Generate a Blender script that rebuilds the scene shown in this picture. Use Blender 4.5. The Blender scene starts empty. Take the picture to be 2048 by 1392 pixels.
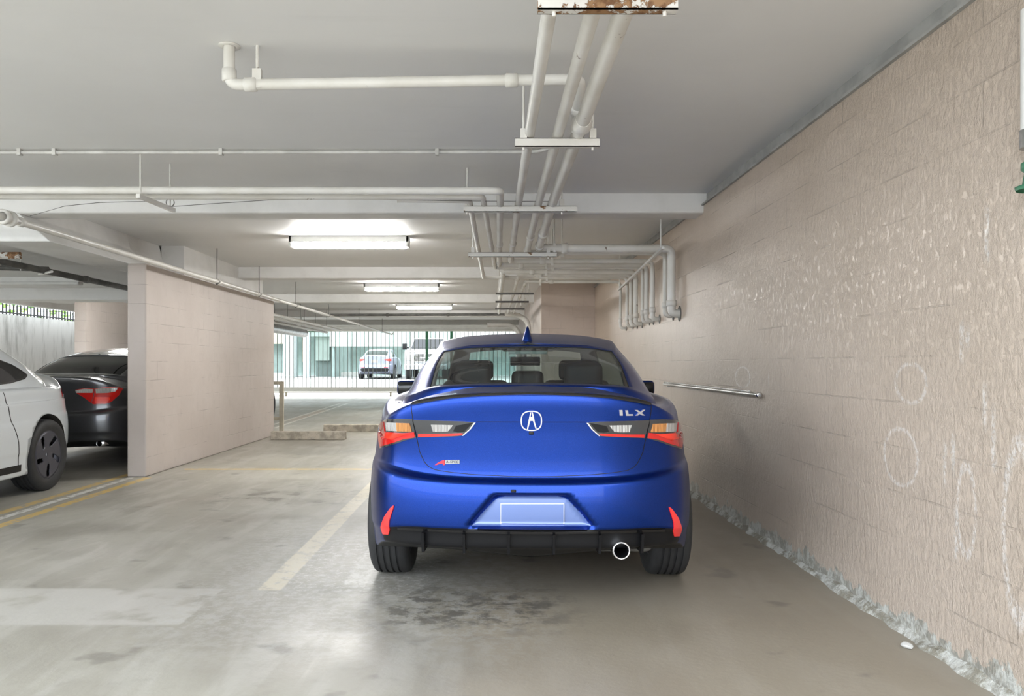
import bpy, bmesh, math, random
import numpy as np
from mathutils import Vector, Matrix
from mathutils.bvhtree import BVHTree
from mathutils.geometry import delaunay_2d_cdt
random.seed(7)
PI = math.pi
SC = bpy.context.scene
COL = SC.collection

# ------------------------------------------------------------------ camera
FPX, CX, CY, CH = 1640.0, 985.0, 730.0, 1.18       # focal length in px, principal point, camera height
cd = bpy.data.cameras.new('camera')
cam = bpy.data.objects.new('camera', cd); COL.objects.link(cam)
cam.location = (0, 0, CH); cam.rotation_euler = (PI/2, 0, 0)
cd.sensor_fit = 'HORIZONTAL'; cd.sensor_width = 36.0
cd.lens = 36.0*FPX/2048
cd.shift_x = (1024-CX)/2048; cd.shift_y = (CY-696)/2048
cd.clip_start = 0.05; cd.clip_end = 400
SC.camera = cam

# ------------------------------------------------------------------ world, light, exposure
W = bpy.data.worlds.new('world'); SC.world = W; W.use_nodes = True
wn = W.node_tree.nodes; wn.clear()
wb = wn.new('ShaderNodeBackground'); wo = wn.new('ShaderNodeOutputWorld')
wb.inputs[0].default_value = (0.86, 0.93, 1.0, 1); wb.inputs[1].default_value = 2.5
W.node_tree.links.new(wb.outputs[0], wo.inputs[0])
SC.view_settings.view_transform = 'Standard'; SC.view_settings.look = 'None'
SC.view_settings.exposure = 1.22; SC.view_settings.gamma = 1.0
SC.view_settings.use_curve_mapping = False
SC.cycles.max_bounces = 8; SC.cycles.diffuse_bounces = 5; SC.cycles.glossy_bounces = 4
SC.cycles.transparent_max_bounces = 12; SC.cycles.use_denoising = True
SC.cycles.sample_clamp_indirect = 8.0
LAMP = 46.0            # radiance of the tube lights
sl = bpy.data.lights.new('sun', 'SUN'); sl.energy = 3.6; sl.angle = math.radians(8); sl.color = (1, .96, .9)
so = bpy.data.objects.new('sun', sl); COL.objects.link(so)
so.rotation_euler = (math.radians(-38), math.radians(-12), 0)

def PX(px, py, Y):
    return Vector(((px-CX)*Y/FPX, Y, CH+(CY-py)*Y/FPX))

# ------------------------------------------------------------------ materials
class NT:
    def __init__(s, name):
        s.m = bpy.data.materials.new(name); s.m.use_nodes = True
        s.t = s.m.node_tree; s.n = s.t.nodes; s.b = s.n['Principled BSDF']
        s.tc = None
    def lk(s, a, b): s.t.links.new(a, b)
    def put(s, sock, v):
        if isinstance(v, bpy.types.NodeSocket): s.lk(v, sock)
        elif isinstance(v, (tuple, list)) and sock.type == 'RGBA' and len(v) == 3: sock.default_value = (*v, 1)
        else: sock.default_value = v
    def obj(s):
        if not s.tc: s.tc = s.n.new('ShaderNodeTexCoord')
        return s.tc.outputs['Object']
    def xyz(s):
        q = s.n.new('ShaderNodeSeparateXYZ'); s.lk(s.obj(), q.inputs[0]); return q.outputs
    def comb(s, a, b, c=0.0):
        q = s.n.new('ShaderNodeCombineXYZ'); s.put(q.inputs[0], a); s.put(q.inputs[1], b); s.put(q.inputs[2], c); return q.outputs[0]
    def ma(s, op, a, b=0.0, clamp=False):
        q = s.n.new('ShaderNodeMath'); q.operation = op; q.use_clamp = clamp
        s.put(q.inputs[0], a); s.put(q.inputs[1], b); return q.outputs[0]
    def noise(s, scale, detail=4, rough=.55, vec=None, dist=0.0):
        q = s.n.new('ShaderNodeTexNoise'); q.inputs['Scale'].default_value = scale
        q.inputs['Detail'].default_value = detail; q.inputs['Roughness'].default_value = rough
        q.inputs['Distortion'].default_value = dist
        s.lk(vec if vec is not None else s.obj(), q.inputs['Vector']); return q.outputs[0]
    def step(s, v, lo, hi, a=0.0, b=1.0):
        q = s.n.new('ShaderNodeMapRange'); q.interpolation_type = 'SMOOTHSTEP'
        s.put(q.inputs[0], v); q.inputs[1].default_value = lo; q.inputs[2].default_value = hi
        q.inputs[3].default_value = a; q.inputs[4].default_value = b; return q.outputs[0]
    def band(s, v, lo, hi, soft):
        return s.ma('MULTIPLY', s.step(v, lo-soft, lo+soft), s.step(v, hi-soft, hi+soft, 1, 0))
    def mix(s, f, a, b, mode='MIX'):
        q = s.n.new('ShaderNodeMix'); q.data_type = 'RGBA'; q.blend_type = mode
        s.put(q.inputs[0], f); s.put(q.inputs[6], a); s.put(q.inputs[7], b); return q.outputs[2]
    def bump(s, h, strength=.4, dist=.01, prev=None):
        q = s.n.new('ShaderNodeBump'); s.put(q.inputs['Strength'], strength); q.inputs['Distance'].default_value = dist
        s.lk(h, q.inputs['Height'])
        if prev is not None: s.lk(prev, q.inputs['Normal'])
        return q.outputs[0]
    def set(s, **k):
        for a, v in k.items(): s.put(s.b.inputs[a.replace('_', ' ')], v)
        return s.m

def simple(name, col, rough=.5, metal=0.0, var=.12, scale=6.0, bump=0.0, bscale=60, coat=0.0, spec=.5, vcol=None):
    t = NT(name)
    if var > 0:
        n = t.noise(scale, 5)
        dark = vcol or tuple(c*(1-var*2) for c in col)
        c = t.mix(t.step(n, .35, .65), dark, col)
    else: c = col
    t.set(Base_Color=c, Roughness=rough, Metallic=metal)
    t.b.inputs['Coat Weight'].default_value = coat; t.b.inputs['Coat Roughness'].default_value = .04
    t.b.inputs['Specular IOR Level'].default_value = spec
    if bump > 0: t.set(Normal=t.bump(t.noise(bscale, 4), bump, .01))
    return t.m
def emit(name, col, s):
    t = NT(name); t.set(Base_Color=(.8, .8, .8), Emission_Color=col, Emission_Strength=s); return t.m
def glassmat(name, tint, rough=0.0):
    t = NT(name); t.n.remove(t.b)
    tr = t.n.new('ShaderNodeBsdfTransparent'); tr.inputs[0].default_value = (*tint, 1)
    gl = t.n.new('ShaderNodeBsdfGlossy'); gl.inputs['Roughness'].default_value = rough; gl.inputs[0].default_value = (1, 1, 1, 1)
    ge = t.n.new('ShaderNodeNewGeometry'); dp = t.n.new('ShaderNodeVectorMath'); dp.operation = 'DOT_PRODUCT'
    t.lk(ge.outputs['Normal'], dp.inputs[0]); t.lk(ge.outputs['Incoming'], dp.inputs[1])
    f5 = t.ma('POWER', t.ma('SUBTRACT', 1.0, t.ma('ABSOLUTE', dp.outputs['Value']), True), 5.0)
    fac = t.ma('ADD', .04, t.ma('MULTIPLY', f5, .9))
    mx = t.n.new('ShaderNodeMixShader')
    t.lk(fac, mx.inputs[0]); t.lk(tr.outputs[0], mx.inputs[1]); t.lk(gl.outputs[0], mx.inputs[2])
    t.lk(mx.outputs[0], t.n['Material Output'].inputs[0]); return t.m

M = {}
# concrete floor with its painted lines and old patches
t = NT('floor_concrete'); x, y, z = t.xyz()
w1 = t.noise(1.3, 6, .6); w2 = t.noise(9, 5, .6)
stre = t.noise(2.2, 5, .6, t.comb(t.ma('MULTIPLY', x, 2.2), t.ma('MULTIPLY', y, .45), 0.0), .6)
base = t.mix(t.step(w1, .3, .7), (.28, .262, .22), (.36, .342, .292))
base = t.mix(t.ma('MULTIPLY', t.step(stre, .42, .66), .55), base, (.44, .425, .385))
base = t.mix(t.ma('MULTIPLY', t.step(w2, .5, .75), .3), base, (.23, .21, .175))
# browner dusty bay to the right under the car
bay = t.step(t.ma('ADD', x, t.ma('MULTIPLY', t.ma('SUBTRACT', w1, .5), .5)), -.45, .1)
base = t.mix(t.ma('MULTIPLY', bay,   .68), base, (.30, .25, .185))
spots = t.step(t.noise(3.1, 3, .5, t.comb(t.ma('ADD', x, 5.3), y, 0.0)), .63, .72)
base = t.mix(t.ma('MULTIPLY', spots, .5), base, (.13, .118, .1))
def rect(x0, x1, y0, y1, soft=.008, sy=.02):
    return t.ma('MULTIPLY', t.band(xw, x0, x1, soft), t.band(yw, y0, y1, sy))
xw = t.ma('ADD', x, t.ma('MULTIPLY', t.ma('SUBTRACT', t.noise(14, 4), .5), .02)); yw = y
worn = t.step(t.noise(11, 6, .7), .36, .5)
worn2 = t.step(t.noise(16, 6, .75), .45, .58)
yel = (.62, .43, .13); cream = (.66, .60, .46); wht = (.70, .69, .65)
def paint(base, m, c, wear, amt):
    return t.mix(t.ma('MULTIPLY', t.ma('MULTIPLY', m, amt), wear), base, c)
base = paint(base, rect(-2.75, -1.42, 3.72, 4.33), (.47, .455, .42), t.step(t.noise(4, 4), .3, .5), .75)
base = paint(base, rect(-1.6, .2, 3.4, 6.2, .25, .5), (.47, .47, .46), worn2, .4)  # whitish worn zone, with the floor glare painted in
base = paint(base, rect(-3.66, -3.57, 3.0, 8.6), yel, worn, .95)
base = paint(base, rect(-3.97, -3.88, 3.0, 9.5), yel, worn, .8)
base = paint(base, rect(-3.82, -3.75, 3.0, 9.0), wht, worn, .9)
base = paint(base, rect(-1.235, -1.11, 4.3, 9.3), cream, t.ma('ADD', t.ma('MULTIPLY', worn, .7), .3), .75)
base = paint(base, rect(-.80, -.68, 4.35, 9.3), wht, t.ma('ADD', t.ma('MULTIPLY', worn2, .6), .3), .7)
base = paint(base, rect(-3.5, -1.1, 9.24, 9.33), yel, worn, .7)
base = paint(base, rect(-3.5, -1.1, 9.24, 9.33), yel, worn, .7)
dg = t.ma('ADD', x, t.ma('MULTIPLY', y, .037))     # slanted double line of the far bay
fb = t.ma('MULTIPLY', t.step(y, 15.2, 15.6), t.step(y, 24, 26, 1, 0))
for a_ in (-3.55, -3.78):
    base = paint(base, t.ma('MULTIPLY', t.band(dg, a_, a_+.07, .02), fb), (.75, .72, .65), worn, .8)
base = paint(base, t.ma('MULTIPLY', t.band(dg, -3.74, -3.52, .06), t.band(y, 17.5, 21.5, .8)), (.58, .36, .20), worn2, .8)
base = paint(base, rect(-2.5, -1.25, 6.95, 7.75, .2, .25), (.14, .125, .10), t.step(t.noise(3.5, 5, .65), .50, .62), .8)
base = paint(base, rect(-1.15, -.3, 4.2, 5.6, .1, .3), (.62, .61, .59), t.step(t.noise(19, 6, .8), .50, .60), .7)
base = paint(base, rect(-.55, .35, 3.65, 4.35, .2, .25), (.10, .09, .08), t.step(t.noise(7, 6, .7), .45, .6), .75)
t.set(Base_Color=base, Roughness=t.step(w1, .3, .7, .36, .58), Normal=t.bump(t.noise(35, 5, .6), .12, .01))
t.b.inputs['Specular IOR Level'].default_value = .6
M['floor'] = t.m

def wallmat(name, col, col2, joint, coarse, marks=False, swap=True, peel=True):
    t = NT(name); x, y, z = t.xyz()
    h = y if swap else x
    v = t.comb(h, z, 0.0)
    br = t.n.new('ShaderNodeTexBrick'); t.lk(v, br.inputs['Vector'])
    br.inputs['Scale'].default_value = 1.0; br.inputs['Brick Width'].default_value = .406; br.inputs['Row Height'].default_value = .203
    br.inputs['Mortar Size'].default_value = .005; br.inputs['Mortar Smooth'].default_value = .6; br.offset = .5
    fac = br.outputs['Fac']
    vis = t.step(t.noise(2.6, 4, .6), .42, .62)
    jm = t.ma('MULTIPLY', fac, vis)
    n1 = t.noise(.9, 5, .6); n2 = t.noise(7, 5, .65)
    c = t.mix(t.step(n1, .3, .7), col2, col)
    c = t.mix(t.ma('MULTIPLY', t.step(n2, .5, .8), .35), c, tuple(q*.82 for q in col2))
    c = t.mix(t.ma('MULTIPLY', jm, joint), c, tuple(q*.42 for q in col))
    if marks:
        nd = t.ma('MULTIPLY', t.ma('SUBTRACT', t.noise(18, 5, .7), .5), .05)
        grit = t.step(t.noise(60, 4, .7), .38, .6)
        def ring(cy, cz, ry, rz, th):
            a = t.ma('DIVIDE', t.ma('SUBTRACT', h, cy), ry); b = t.ma('DIVIDE', t.ma('SUBTRACT', z, cz), rz)
            d = t.ma('SQRT', t.ma('ADD', t.ma('MULTIPLY', a, a), t.ma('MULTIPLY', b, b)))
            d = t.ma('ADD', d, t.ma('MULTIPLY', nd, 4))
            return t.band(d, 1-th, 1+th, th*.6)
        rings = [(3.57, 1.10, .13, .085, .09), (5.97, 1.09, .17, .075, .08), (3.66, .77, .15, .125, .07), (2.83, .60, .09, .3, .13), (3.15, .62, .06, .17, .12)]
        for r_ in rings: c = t.mix(t.ma('MULTIPLY', t.ma('MULTIPLY', ring(*r_), grit), .6), c, (.82, .79, .77))
        lines = [(3.30, .70, .86), (3.24, .75, .9), (3.22, .42, .62), (3.03, .95, 1.1), (2.98, .80, 1.02), (3.18, 1.2, 1.34), (3.02, 1.56, 1.75), (5.4, 1.05, 1.12), (3.14, 1.25, 1.32)]
        for (cy, z0, z1) in lines:
            m_ = t.ma('MULTIPLY', t.band(t.ma('ADD', h, nd), cy-.012, cy+.012, .01), t.band(z, z0, z1, .03))
            c = t.mix(t.ma('MULTIPLY', t.ma('MULTIPLY', m_, grit), .75), c, (.74, .71, .68))
    if peel:
        e = t.ma('ADD', z, t.ma('MULTIPLY', t.ma('SUBTRACT', t.noise(6, 6, .7), .5), -.36 if marks else -.10))
        pm = t.step(e, .075 if marks else .055, .09 if marks else .07, 1, 0)
        pc = t.mix(t.step(t.noise(14, 5, .7), .42, .6), (.30, .29, .25), (.60, .61, .57))
        c = t.mix(t.ma('MULTIPLY', pm, .92), c, pc)
    nb = t.bump(t.ma('SUBTRACT', 1.0, fac), t.ma('MULTIPLY', vis, .5), .006)
    near = t.step(h, 2.0, 9.0, 1.0, .18) if marks else .3
    drip = t.noise(1.0, 6, .68, t.comb(t.ma('MULTIPLY', h, 34.0), t.ma('MULTIPLY', z, 20.0), 0.0))
    nb = t.bump(t.step(drip, .40, .72), t.ma('MULTIPLY', near, coarse), .02, nb)
    t.set(Base_Color=c, Roughness=.34 if marks else .6, Normal=nb)
    return t.m
M['wall'] = wallmat('painted_block_wall', (.58, .485, .405), (.52, .43, .35), .30, .55, marks=True)
M['divider'] = wallmat('painted_divider_wall', (.55, .49, .45), (.49, .43, .39), .35, .12, peel=False)
M['cross'] = wallmat('painted_cross_wall', (.62, .53, .47), (.56, .47, .41), .25, .12, swap=False, peel=False)
t = NT('outer_wall_render'); x, y, z = t.xyz()
st_ = t.noise(1.5, 6, .65, t.comb(t.ma('MULTIPLY', y, 2.5), t.ma('MULTIPLY', z, .5), 0.0))
M['outer'] = t.set(Base_Color=t.mix(t.step(st_, .45, .72), (.66, .66, .64), (.36, .36, .34)), Roughness=.8)
t = NT('ceiling_paint'); x, y, z = t.xyz()
cc = t.mix(t.step(t.noise(.5, 5, .6), .35, .65), (.74, .74, .735), (.78, .78, .775))
cc = t.mix(t.ma('MULTIPLY', t.step(t.noise(3, 5, .6, t.comb(t.ma('MULTIPLY', x, .35), t.ma('MULTIPLY', y, 3.0), 0.0)), .55, .75), .25), cc, (.69, .69, .68))
M['ceil'] = t.set(Base_Color=cc, Roughness=.55, Normal=t.bump(t.noise(1.0, 5, .6, t.comb(t.ma('MULTIPLY', x, 1.5), t.ma('MULTIPLY', y, 14.0), 0.0)), .08, .01))
M['strip'] = simple('shaded_strip_grey', (.40, .40, .385), .6)  # grey darkened to carry the shade of the recess
t = NT('beam_paint')
M['beam'] = t.set(Base_Color=t.mix(t.step(t.noise(2.5, 6, .6), .4, .7), (.76, .755, .74), (.68, .675, .655)), Roughness=.6, Normal=t.bump(t.noise(5, 4), .25, .02))
t = NT('pipe_paint')
g = t.step(t.noise(7, 6, .7), .66, .71)
M['pipe'] = t.set(Base_Color=t.mix(g, t.mix(t.step(t.noise(3, 5), .35, .7), (.74, .725, .69), (.64, .62, .57)), (.17, .12, .085)), Roughness=.38, Normal=t.bump(t.noise(40, 4), .25, .004))
t = NT('rusty_strut_paint')
g = t.step(t.noise(9, 6, .7), .5, .53)
M['rust'] = t.set(Base_Color=t.mix(g, (.66, .645, .61), t.mix(t.step(t.noise(40, 4), .4, .6), (.16, .075, .03), (.30, .17, .08))), Roughness=.6, Normal=t.bump(g, .6, .006))
t = NT('worn_strut_paint'); g = t.step(t.noise(9, 6, .7), .60, .63)
M['rust2'] = t.set(Base_Color=t.mix(g, (.66, .645, .61), (.20, .11, .05)), Roughness=.6)
M['darkpipe'] = simple('grimy_pipe', (.16, .155, .145), .5, var=.25)
M['conduit'] = simple('conduit_paint', (.66, .65, .62), .4)
M['stop'] = simple('wheel_stop_concrete', (.50, .45, .37), .85, var=.2, scale=9, bump=.5)
M['white'] = simple('white_enamel', (.75, .75, .73), .4, var=.04)
M['lens'] = emit('lit_tube_lens', (1, .985, .95), LAMP)
M['steel'] = simple('galvanised_steel', (.5, .5, .5), .35, 1.0)
M['gatebar'] = simple('gate_bar_paint', (.16, .19, .17), .45, var=.05)
M['gatewhite'] = simple('gate_rail_paint', (.62, .62, .59), .5, var=.03)
M['green'] = simple('green_gate_paint', (.05, .20, .11), .45)
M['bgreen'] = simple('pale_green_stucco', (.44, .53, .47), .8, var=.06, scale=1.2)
M['bshade'] = simple('shaded_green_stucco', (.25, .32, .295), .8, var=.1, scale=1.5)  # pale green stucco darkened, shade of the recesses put into the colour
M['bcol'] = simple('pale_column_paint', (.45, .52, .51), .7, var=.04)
M['cream'] = simple('cream_stucco', (.50, .45, .36), .8, var=.08)
M['asphalt'] = simple('pale_pavement', (.36, .36, .345), .8, var=.08, scale=.6, bump=.2)
M['kerb'] = simple('pale_kerb', (.66, .65, .62), .8, var=.05)
M['black'] = simple('black_plastic', (.006, .006, .007), .4, var=0, spec=.3)
M['gloss_black'] = simple('gloss_black', (.006, .006, .007), .12, var=0, coat=.5)
M['rubber'] = simple('tyre_rubber', (.03, .03, .031), .62, var=.1, scale=20)
M['chrome'] = simple('chrome', (.85, .85, .86), .12, 1.0, var=0)
M['silver'] = simple('brushed_silver', (.62, .63, .66), .28, .9, var=0)

# ------------------------------------------------------------------ object helpers
def link(o, parent=None):
    COL.objects.link(o)
    if parent is not None: o.parent = parent
    return o
def tag(o, label=None, cat=None, group=None, kind=None):
    if label: o['label'] = label
    if cat: o['category'] = cat
    if group: o['group'] = group
    if kind: o['kind'] = kind
    return o
def empty(name, loc=(0, 0, 0), rz=0.0):
    o = bpy.data.objects.new(name, None); o.location = loc; o.rotation_euler = (0, 0, rz); o.empty_display_size = .1
    return link(o)
class MB:
    def __init__(s): s.v = []; s.f = []; s.mi = []; s.sm = []; s.cur = 0
    def add(s, vs, fs, smooth=False):
        b = len(s.v); s.v += [tuple(q) for q in vs]
        for f in fs: s.f.append(tuple(i+b for i in f)); s.mi.append(s.cur); s.sm.append(smooth)
    def box(s, x0, x1, y0, y1, z0, z1, mat=None):
        vs = [(a, b, c) for c in (z0, z1) for b in (y0, y1) for a in (x0, x1)]
        if mat is not None: vs = [mat @ Vector(q) for q in vs]
        s.add(vs, [(0, 2, 3, 1), (4, 5, 7, 6), (0, 1, 5, 4), (2, 6, 7, 3), (0, 4, 6, 2), (1, 3, 7, 5)])
    def bevbox(s, x0, x1, y0, y1, z0, z1, r=.01, seg=2, mat=None):
        bm = bmesh.new(); bmesh.ops.create_cube(bm, size=1)
        for q in bm.verts: q.co = Vector(((x0+x1)/2+q.co.x*(x1-x0), (y0+y1)/2+q.co.y*(y1-y0), (z0+z1)/2+q.co.z*(z1-z0)))
        bmesh.ops.bevel(bm, geom=bm.edges[:], offset=r, segments=seg, profile=.6, affect='EDGES')
        s.frombm(bm, mat, True)
    def frombm(s, bm, mat=None, smooth=False):
        bm.verts.index_update()
        s.add([(mat @ q.co) if mat is not None else q.co for q in bm.verts], [[q.index for q in f.verts] for f in bm.faces], smooth); bm.free()
    def tube(s, pts, r, seg=12, bend=0.0, caps=True, smooth=True):
        pts = [Vector(p) for p in pts]
        if bend > 0 and len(pts) > 2:                  # rounded elbows
            out = [pts[0]]
            for i in range(1, len(pts)-1):
                a, b, c = pts[i-1], pts[i], pts[i+1]
                d = min(bend, (a-b).length*.49, (c-b).length*.49)
                p0 = b+(a-b).normalized()*d; p2 = b+(c-b).normalized()*d
                for k in range(7):
                    q = k/6; out.append(p0*(1-q)**2+b*2*q*(1-q)+p2*q*q)
            out.append(pts[-1]); pts = out
        rings = []; up = None
        for i, p in enumerate(pts):
            d = (pts[min(i+1, len(pts)-1)]-pts[max(i-1, 0)]).normalized()
            if up is None: up = d.orthogonal().normalized()
            up = (up-d*up.dot(d)); up = up.normalized() if up.length > 1e-6 else d.orthogonal().normalized()
            w = d.cross(up); rr = r[i] if isinstance(r, (list, tuple)) else r
            rings.append([p+(up*math.cos(2*PI*k/seg)+w*math.sin(2*PI*k/seg))*rr for k in range(seg)])
        vs = [q for g in rings for q in g]; fs = []
        for i in range(len(rings)-1):
            for k in range(seg):
                a = i*seg+k; b = i*seg+(k+1) % seg; fs.append((a, b, b+seg, a+seg))
        s.add(vs, fs, smooth)
        if caps: s.add(rings[0], [tuple(range(seg))[::-1]]); s.add(rings[-1], [tuple(range(seg))])
    def prism(s, poly, mat, depth):                     # poly (u,v) in mat's xy plane, thickness along +z
        n = len(poly); vs = [mat @ Vector((a, b, 0)) for a, b in poly]+[mat @ Vector((a, b, depth)) for a, b in poly]
        s.add(vs, [tuple(range(n))[::-1], tuple(range(n, 2*n))]+[(i, (i+1) % n, (i+1) % n+n, i+n) for i in range(n)])
    def lathe(s, prof, c, axis='x', seg=40, closed=False, smooth=True):
        vs = []; n = len(prof)
        for k in range(seg):
            a = 2*PI*k/seg; ca, sa = math.cos(a), math.sin(a)
            for (h, r) in prof:
                if axis == 'x': vs.append((c[0]+h, c[1]+r*ca, c[2]+r*sa))
                elif axis == 'y': vs.append((c[0]+r*ca, c[1]+h, c[2]+r*sa))
                else: vs.append((c[0]+r*ca, c[1]+r*sa, c[2]+h))
        fs = []
        m = n if closed else n-1
        for k in range(seg):
            for i in range(m):
                j = (i+1) % n; k2 = (k+1) % seg
                fs.append((k*n+i, k*n+j, k2*n+j, k2*n+i))
        s.add(vs, fs, smooth)
    def build(s, name, mats, parent=None, bevel=0.0, angle=None):
        me = bpy.data.meshes.new(name); me.from_pydata(s.v, [], s.f)
        mats = mats if isinstance(mats, (list, tuple)) else [mats]
        for q in mats: me.materials.append(M[q] if isinstance(q, str) else q)
        me.polygons.foreach_set('material_index', s.mi); me.polygons.foreach_set('use_smooth', s.sm)
        bm = bmesh.new(); bm.from_mesh(me); bmesh.ops.recalc_face_normals(bm, faces=bm.faces); bm.to_mesh(me); bm.free()
        if angle: me.set_sharp_from_angle(angle=angle)
        me.update(); o = bpy.data.objects.new(name, me)
        if bevel > 0:
            b = o.modifiers.new('bevel', 'BEVEL'); b.width = bevel; b.segments = 2; b.limit_method = 'ANGLE'
        return link(o, parent)
def copy_tree(o, parent=None):
    c = o.copy(); COL.objects.link(c); c.parent = parent
    for ch in [q for q in SC.objects if q.parent == o]: copy_tree(ch, c)
    return c
def struct(name, mb, mats, bevel=0.0):
    return tag(mb.build(name, mats, None, bevel), kind='structure')

# ------------------------------------------------------------------ building shell
ZC = 2.66
b = MB(); b.box(-18, 3.0, -9, 31.5, -.15, 0); struct('floor', b, 'floor')
b = MB(); b.box(-4.2, 3.0, 1.35, 31.0, ZC, ZC+.25)                       # slab over the aisle
struct('ceiling', b, 'ceil')
b = MB(); b.box(-9.3, -4.2, 1.35, 9.2, ZC, ZC+.25); b.box(-9.3, -4.2, 12.8, 31.0, ZC, ZC+.25); struct('ceiling_side', b, 'ceil')
b = MB(); b.box(-9.3, -4.2, 9.2, 12.8, 2.34, 2.9); struct('ceiling_low', b, 'ceil')
b = MB(); b.box(1.82, 2.1, -1.0, 14.6, 0, 2.565); struct('wall_right', b, 'wall')
b = MB(); b.box(.87, 2.1, 14.6, 14.9, 0, ZC); struct('wall_right_return', b, 'cross')
b = MB(); b.box(.87, 1.1, 14.9, 31.0, 0, ZC); struct('wall_right_far', b, 'divider')
b = MB(); b.box(1.85, 2.1, 1.35, 14.6, 2.565, ZC)                         # recessed strip over the block wall
b.box(1.80, 1.85, 1.35, 14.6, 2.553, 2.568); struct('trim_1', b, 'strip')
b = MB(); b.box(-3.85, -3.65, 8.64, 13.7, 0, 2.25); struct('wall_divider', b, 'divider', .015)
b = MB(); b.box(-4.12, -3.84, 10.2, 13.7, 2.25, ZC); struct('trim_2', b, 'beam')
b = MB(); b.box(-7.95, -7.74, 15.6, 22, 0, ZC-.0); struct('wall_divider_far', b, 'divider')
b = MB(); b.box(-10.3, -10.0, 4, 34, 0, 2.22); struct('wall_left', b, 'outer')
n = 3
for (y0, x0) in ((7.07, -9.3), (12.4, -3.9), (17.2, -9.3), (22.2, -9.3), (27.0, -9.3)):
    b = MB(); x1 = 1.86 if y0 < 14 else .9
    b.box(x0, x1, y0, y0+.31, 2.49, ZC+.02); struct('trim_%d' % n, b, 'beam', .02); n += 1
# girder running over the divider wall line, with a sloped soffit dropping to the side bays
def extr(name, prof, y0, y1, mat):
    b = MB(); k = len(prof)
    b.add([(x, y0, z) for x, z in prof]+[(x, y1, z) for x, z in prof], [tuple(range(k)), tuple(range(k, 2*k))[::-1]]+[(i, (i+1) % k, (i+1) % k+k, i+k) for i in range(k)])
    return struct(name, b, mat, .01)
extr('trim_%d' % n, [(-4.15, ZC+.02), (-4.10, 2.49), (-3.83, 2.25), (-4.3, 2.25), (-4.6, 2.31), (-9.3, 2.34), (-9.3, ZC+.02)], 7.10, 9.3, 'beam'); n += 1
extr('trim_%d' % n, [(-4.15, ZC+.02), (-4.10, 2.49), (-4.0, 2.25), (-4.25, 2.25), (-4.3, ZC+.02)], 9.3, 10.2, 'beam'); n += 1
b = MB(); b.box(-9.29, -4.13, 12.37, 12.83, 2.16, ZC); struct('trim_%d' % n, b, 'beam', .02); n += 1
b = MB(); b.box(-9.5, -9.3, 1.35, 31.0, 2.38, ZC+.25); struct('trim_%d' % n, b, 'beam'); n += 1
b = MB(); b.box(-9.3, 1.1, 30.2, 30.6, 2.50, ZC+.25); struct('trim_%d' % n, b, 'beam'); n += 1
# ragged concrete toe at the foot of the right wall
b = MB(); yy = -1.0; pr = []
while yy < 14.5:
    pr.append((yy, .022+random.random()*.028, .02+random.random()*.025)); yy += .09
vs = []; fs = []
for (yy, w_, h_) in pr: vs += [(1.822, yy, 0), (1.822-w_, yy, 0), (1.822-w_*.55, yy, h_*.6), (1.822, yy, h_)]
for i in range(len(pr)-1):
    for k in range(3): a = i*4+k; fs.append((a, a+1, a+5, a+4))
b.add(vs, fs); t = NT('crumbling_toe')
M['toe'] = t.set(Base_Color=t.mix(t.step(t.noise(9, 6, .7), .42, .58), (.27, .25, .20), (.58, .58, .54)), Roughness=.9, Normal=t.bump(t.noise(30, 5, .7), .8, .02))
struct('baseboard_right', b, 'toe')
# lump of plaster on the floor
b = MB(); bm = bmesh.new(); bmesh.ops.create_icosphere(bm, subdivisions=2, radius=1)
for q in bm.verts: q.co = Vector((1.73+q.co.x*.022, 3.42+q.co.y*.030, .012+q.co.z*.013))*1.0+Vector((random.random()-.5, random.random()-.5, 0))*.007
b.frombm(bm)
tag(b.build('rubble_chunk', 'kerb'), 'small white lump of rubble lying at the foot of the pink block wall', 'rubble')

# outside ground
b = MB()
pf = [(31.5, 0.0), (33.0, .05), (36.0, .50), (48, .56)]
vs = []; fs = []
for (yy, zz) in pf: vs += [(-40, yy, zz), (30, yy, zz), (30, yy, zz-.3), (-40, yy, zz-.3)]
for i in range(3):
    for k in range(4): a = i*4+k; bq = i*4+(k+1) % 4; fs.append((a, bq, bq+4, a+4))
fs += [(0, 1, 2, 3), (12, 15, 14, 13)]
b.add(vs, fs); struct('pavement', b, 'asphalt')
b = MB(); b.box(-40, -18, -9, 31.5, -.3, 0.02); b.box(3.0, 30, 14.9, 31.5, -.3, 0); b.box(-40, 30, -40, -9, -.3, 0); struct('pavement_side', b, 'asphalt')

# ------------------------------------------------------------------ light fixtures
def fixture(yc, label, x0=-2.33, x1=-.96, lens='lens'):
    r = empty('fluorescent_light', ((x0+x1)/2, yc, ZC)); L = (x1-x0)/2
    tag(r, label, 'light', 'tube lights along the aisle ceiling')
    b = MB(); b.box(-L, L, -.085, .085, -.075, .0); b.build('housing', 'white', r, .006)
    b = MB(); b.bevbox(-L+.03, L-.03, -.075, .075, -.135, -.07, .025, 3); b.build('lens', lens, r)
    for s in (-1, 1):
        b = MB(); b.box(s*L-.03 if s > 0 else s*L, s*L if s > 0 else s*L+.03, -.085, .085, -.125, -.0); b.build('end_cap', 'white', r, .004)
    return r
f2 = fixture(9.45, 'nearest lit tube light in view, between the first two ceiling beams')
f3 = fixture(14.9, 'lit tube light between the second and third ceiling beams')
f4 = fixture(19.8, 'lit tube light farthest down the aisle, just above the sprinkler cross pipe')
f1 = fixture(2.7, 'unlit tube light on the ceiling just past the top left edge', lens='white')
for (yc, lb) in ((3.0, 'added tube light out of view, filling the side bay above the white car'), (14.6, 'added tube light out of view, filling the side bay beyond the dark grey sedan')):
    fx = fixture(yc, lb, -6.9, -5.5)  # both lamps are unseen, added for soft even light
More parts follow.
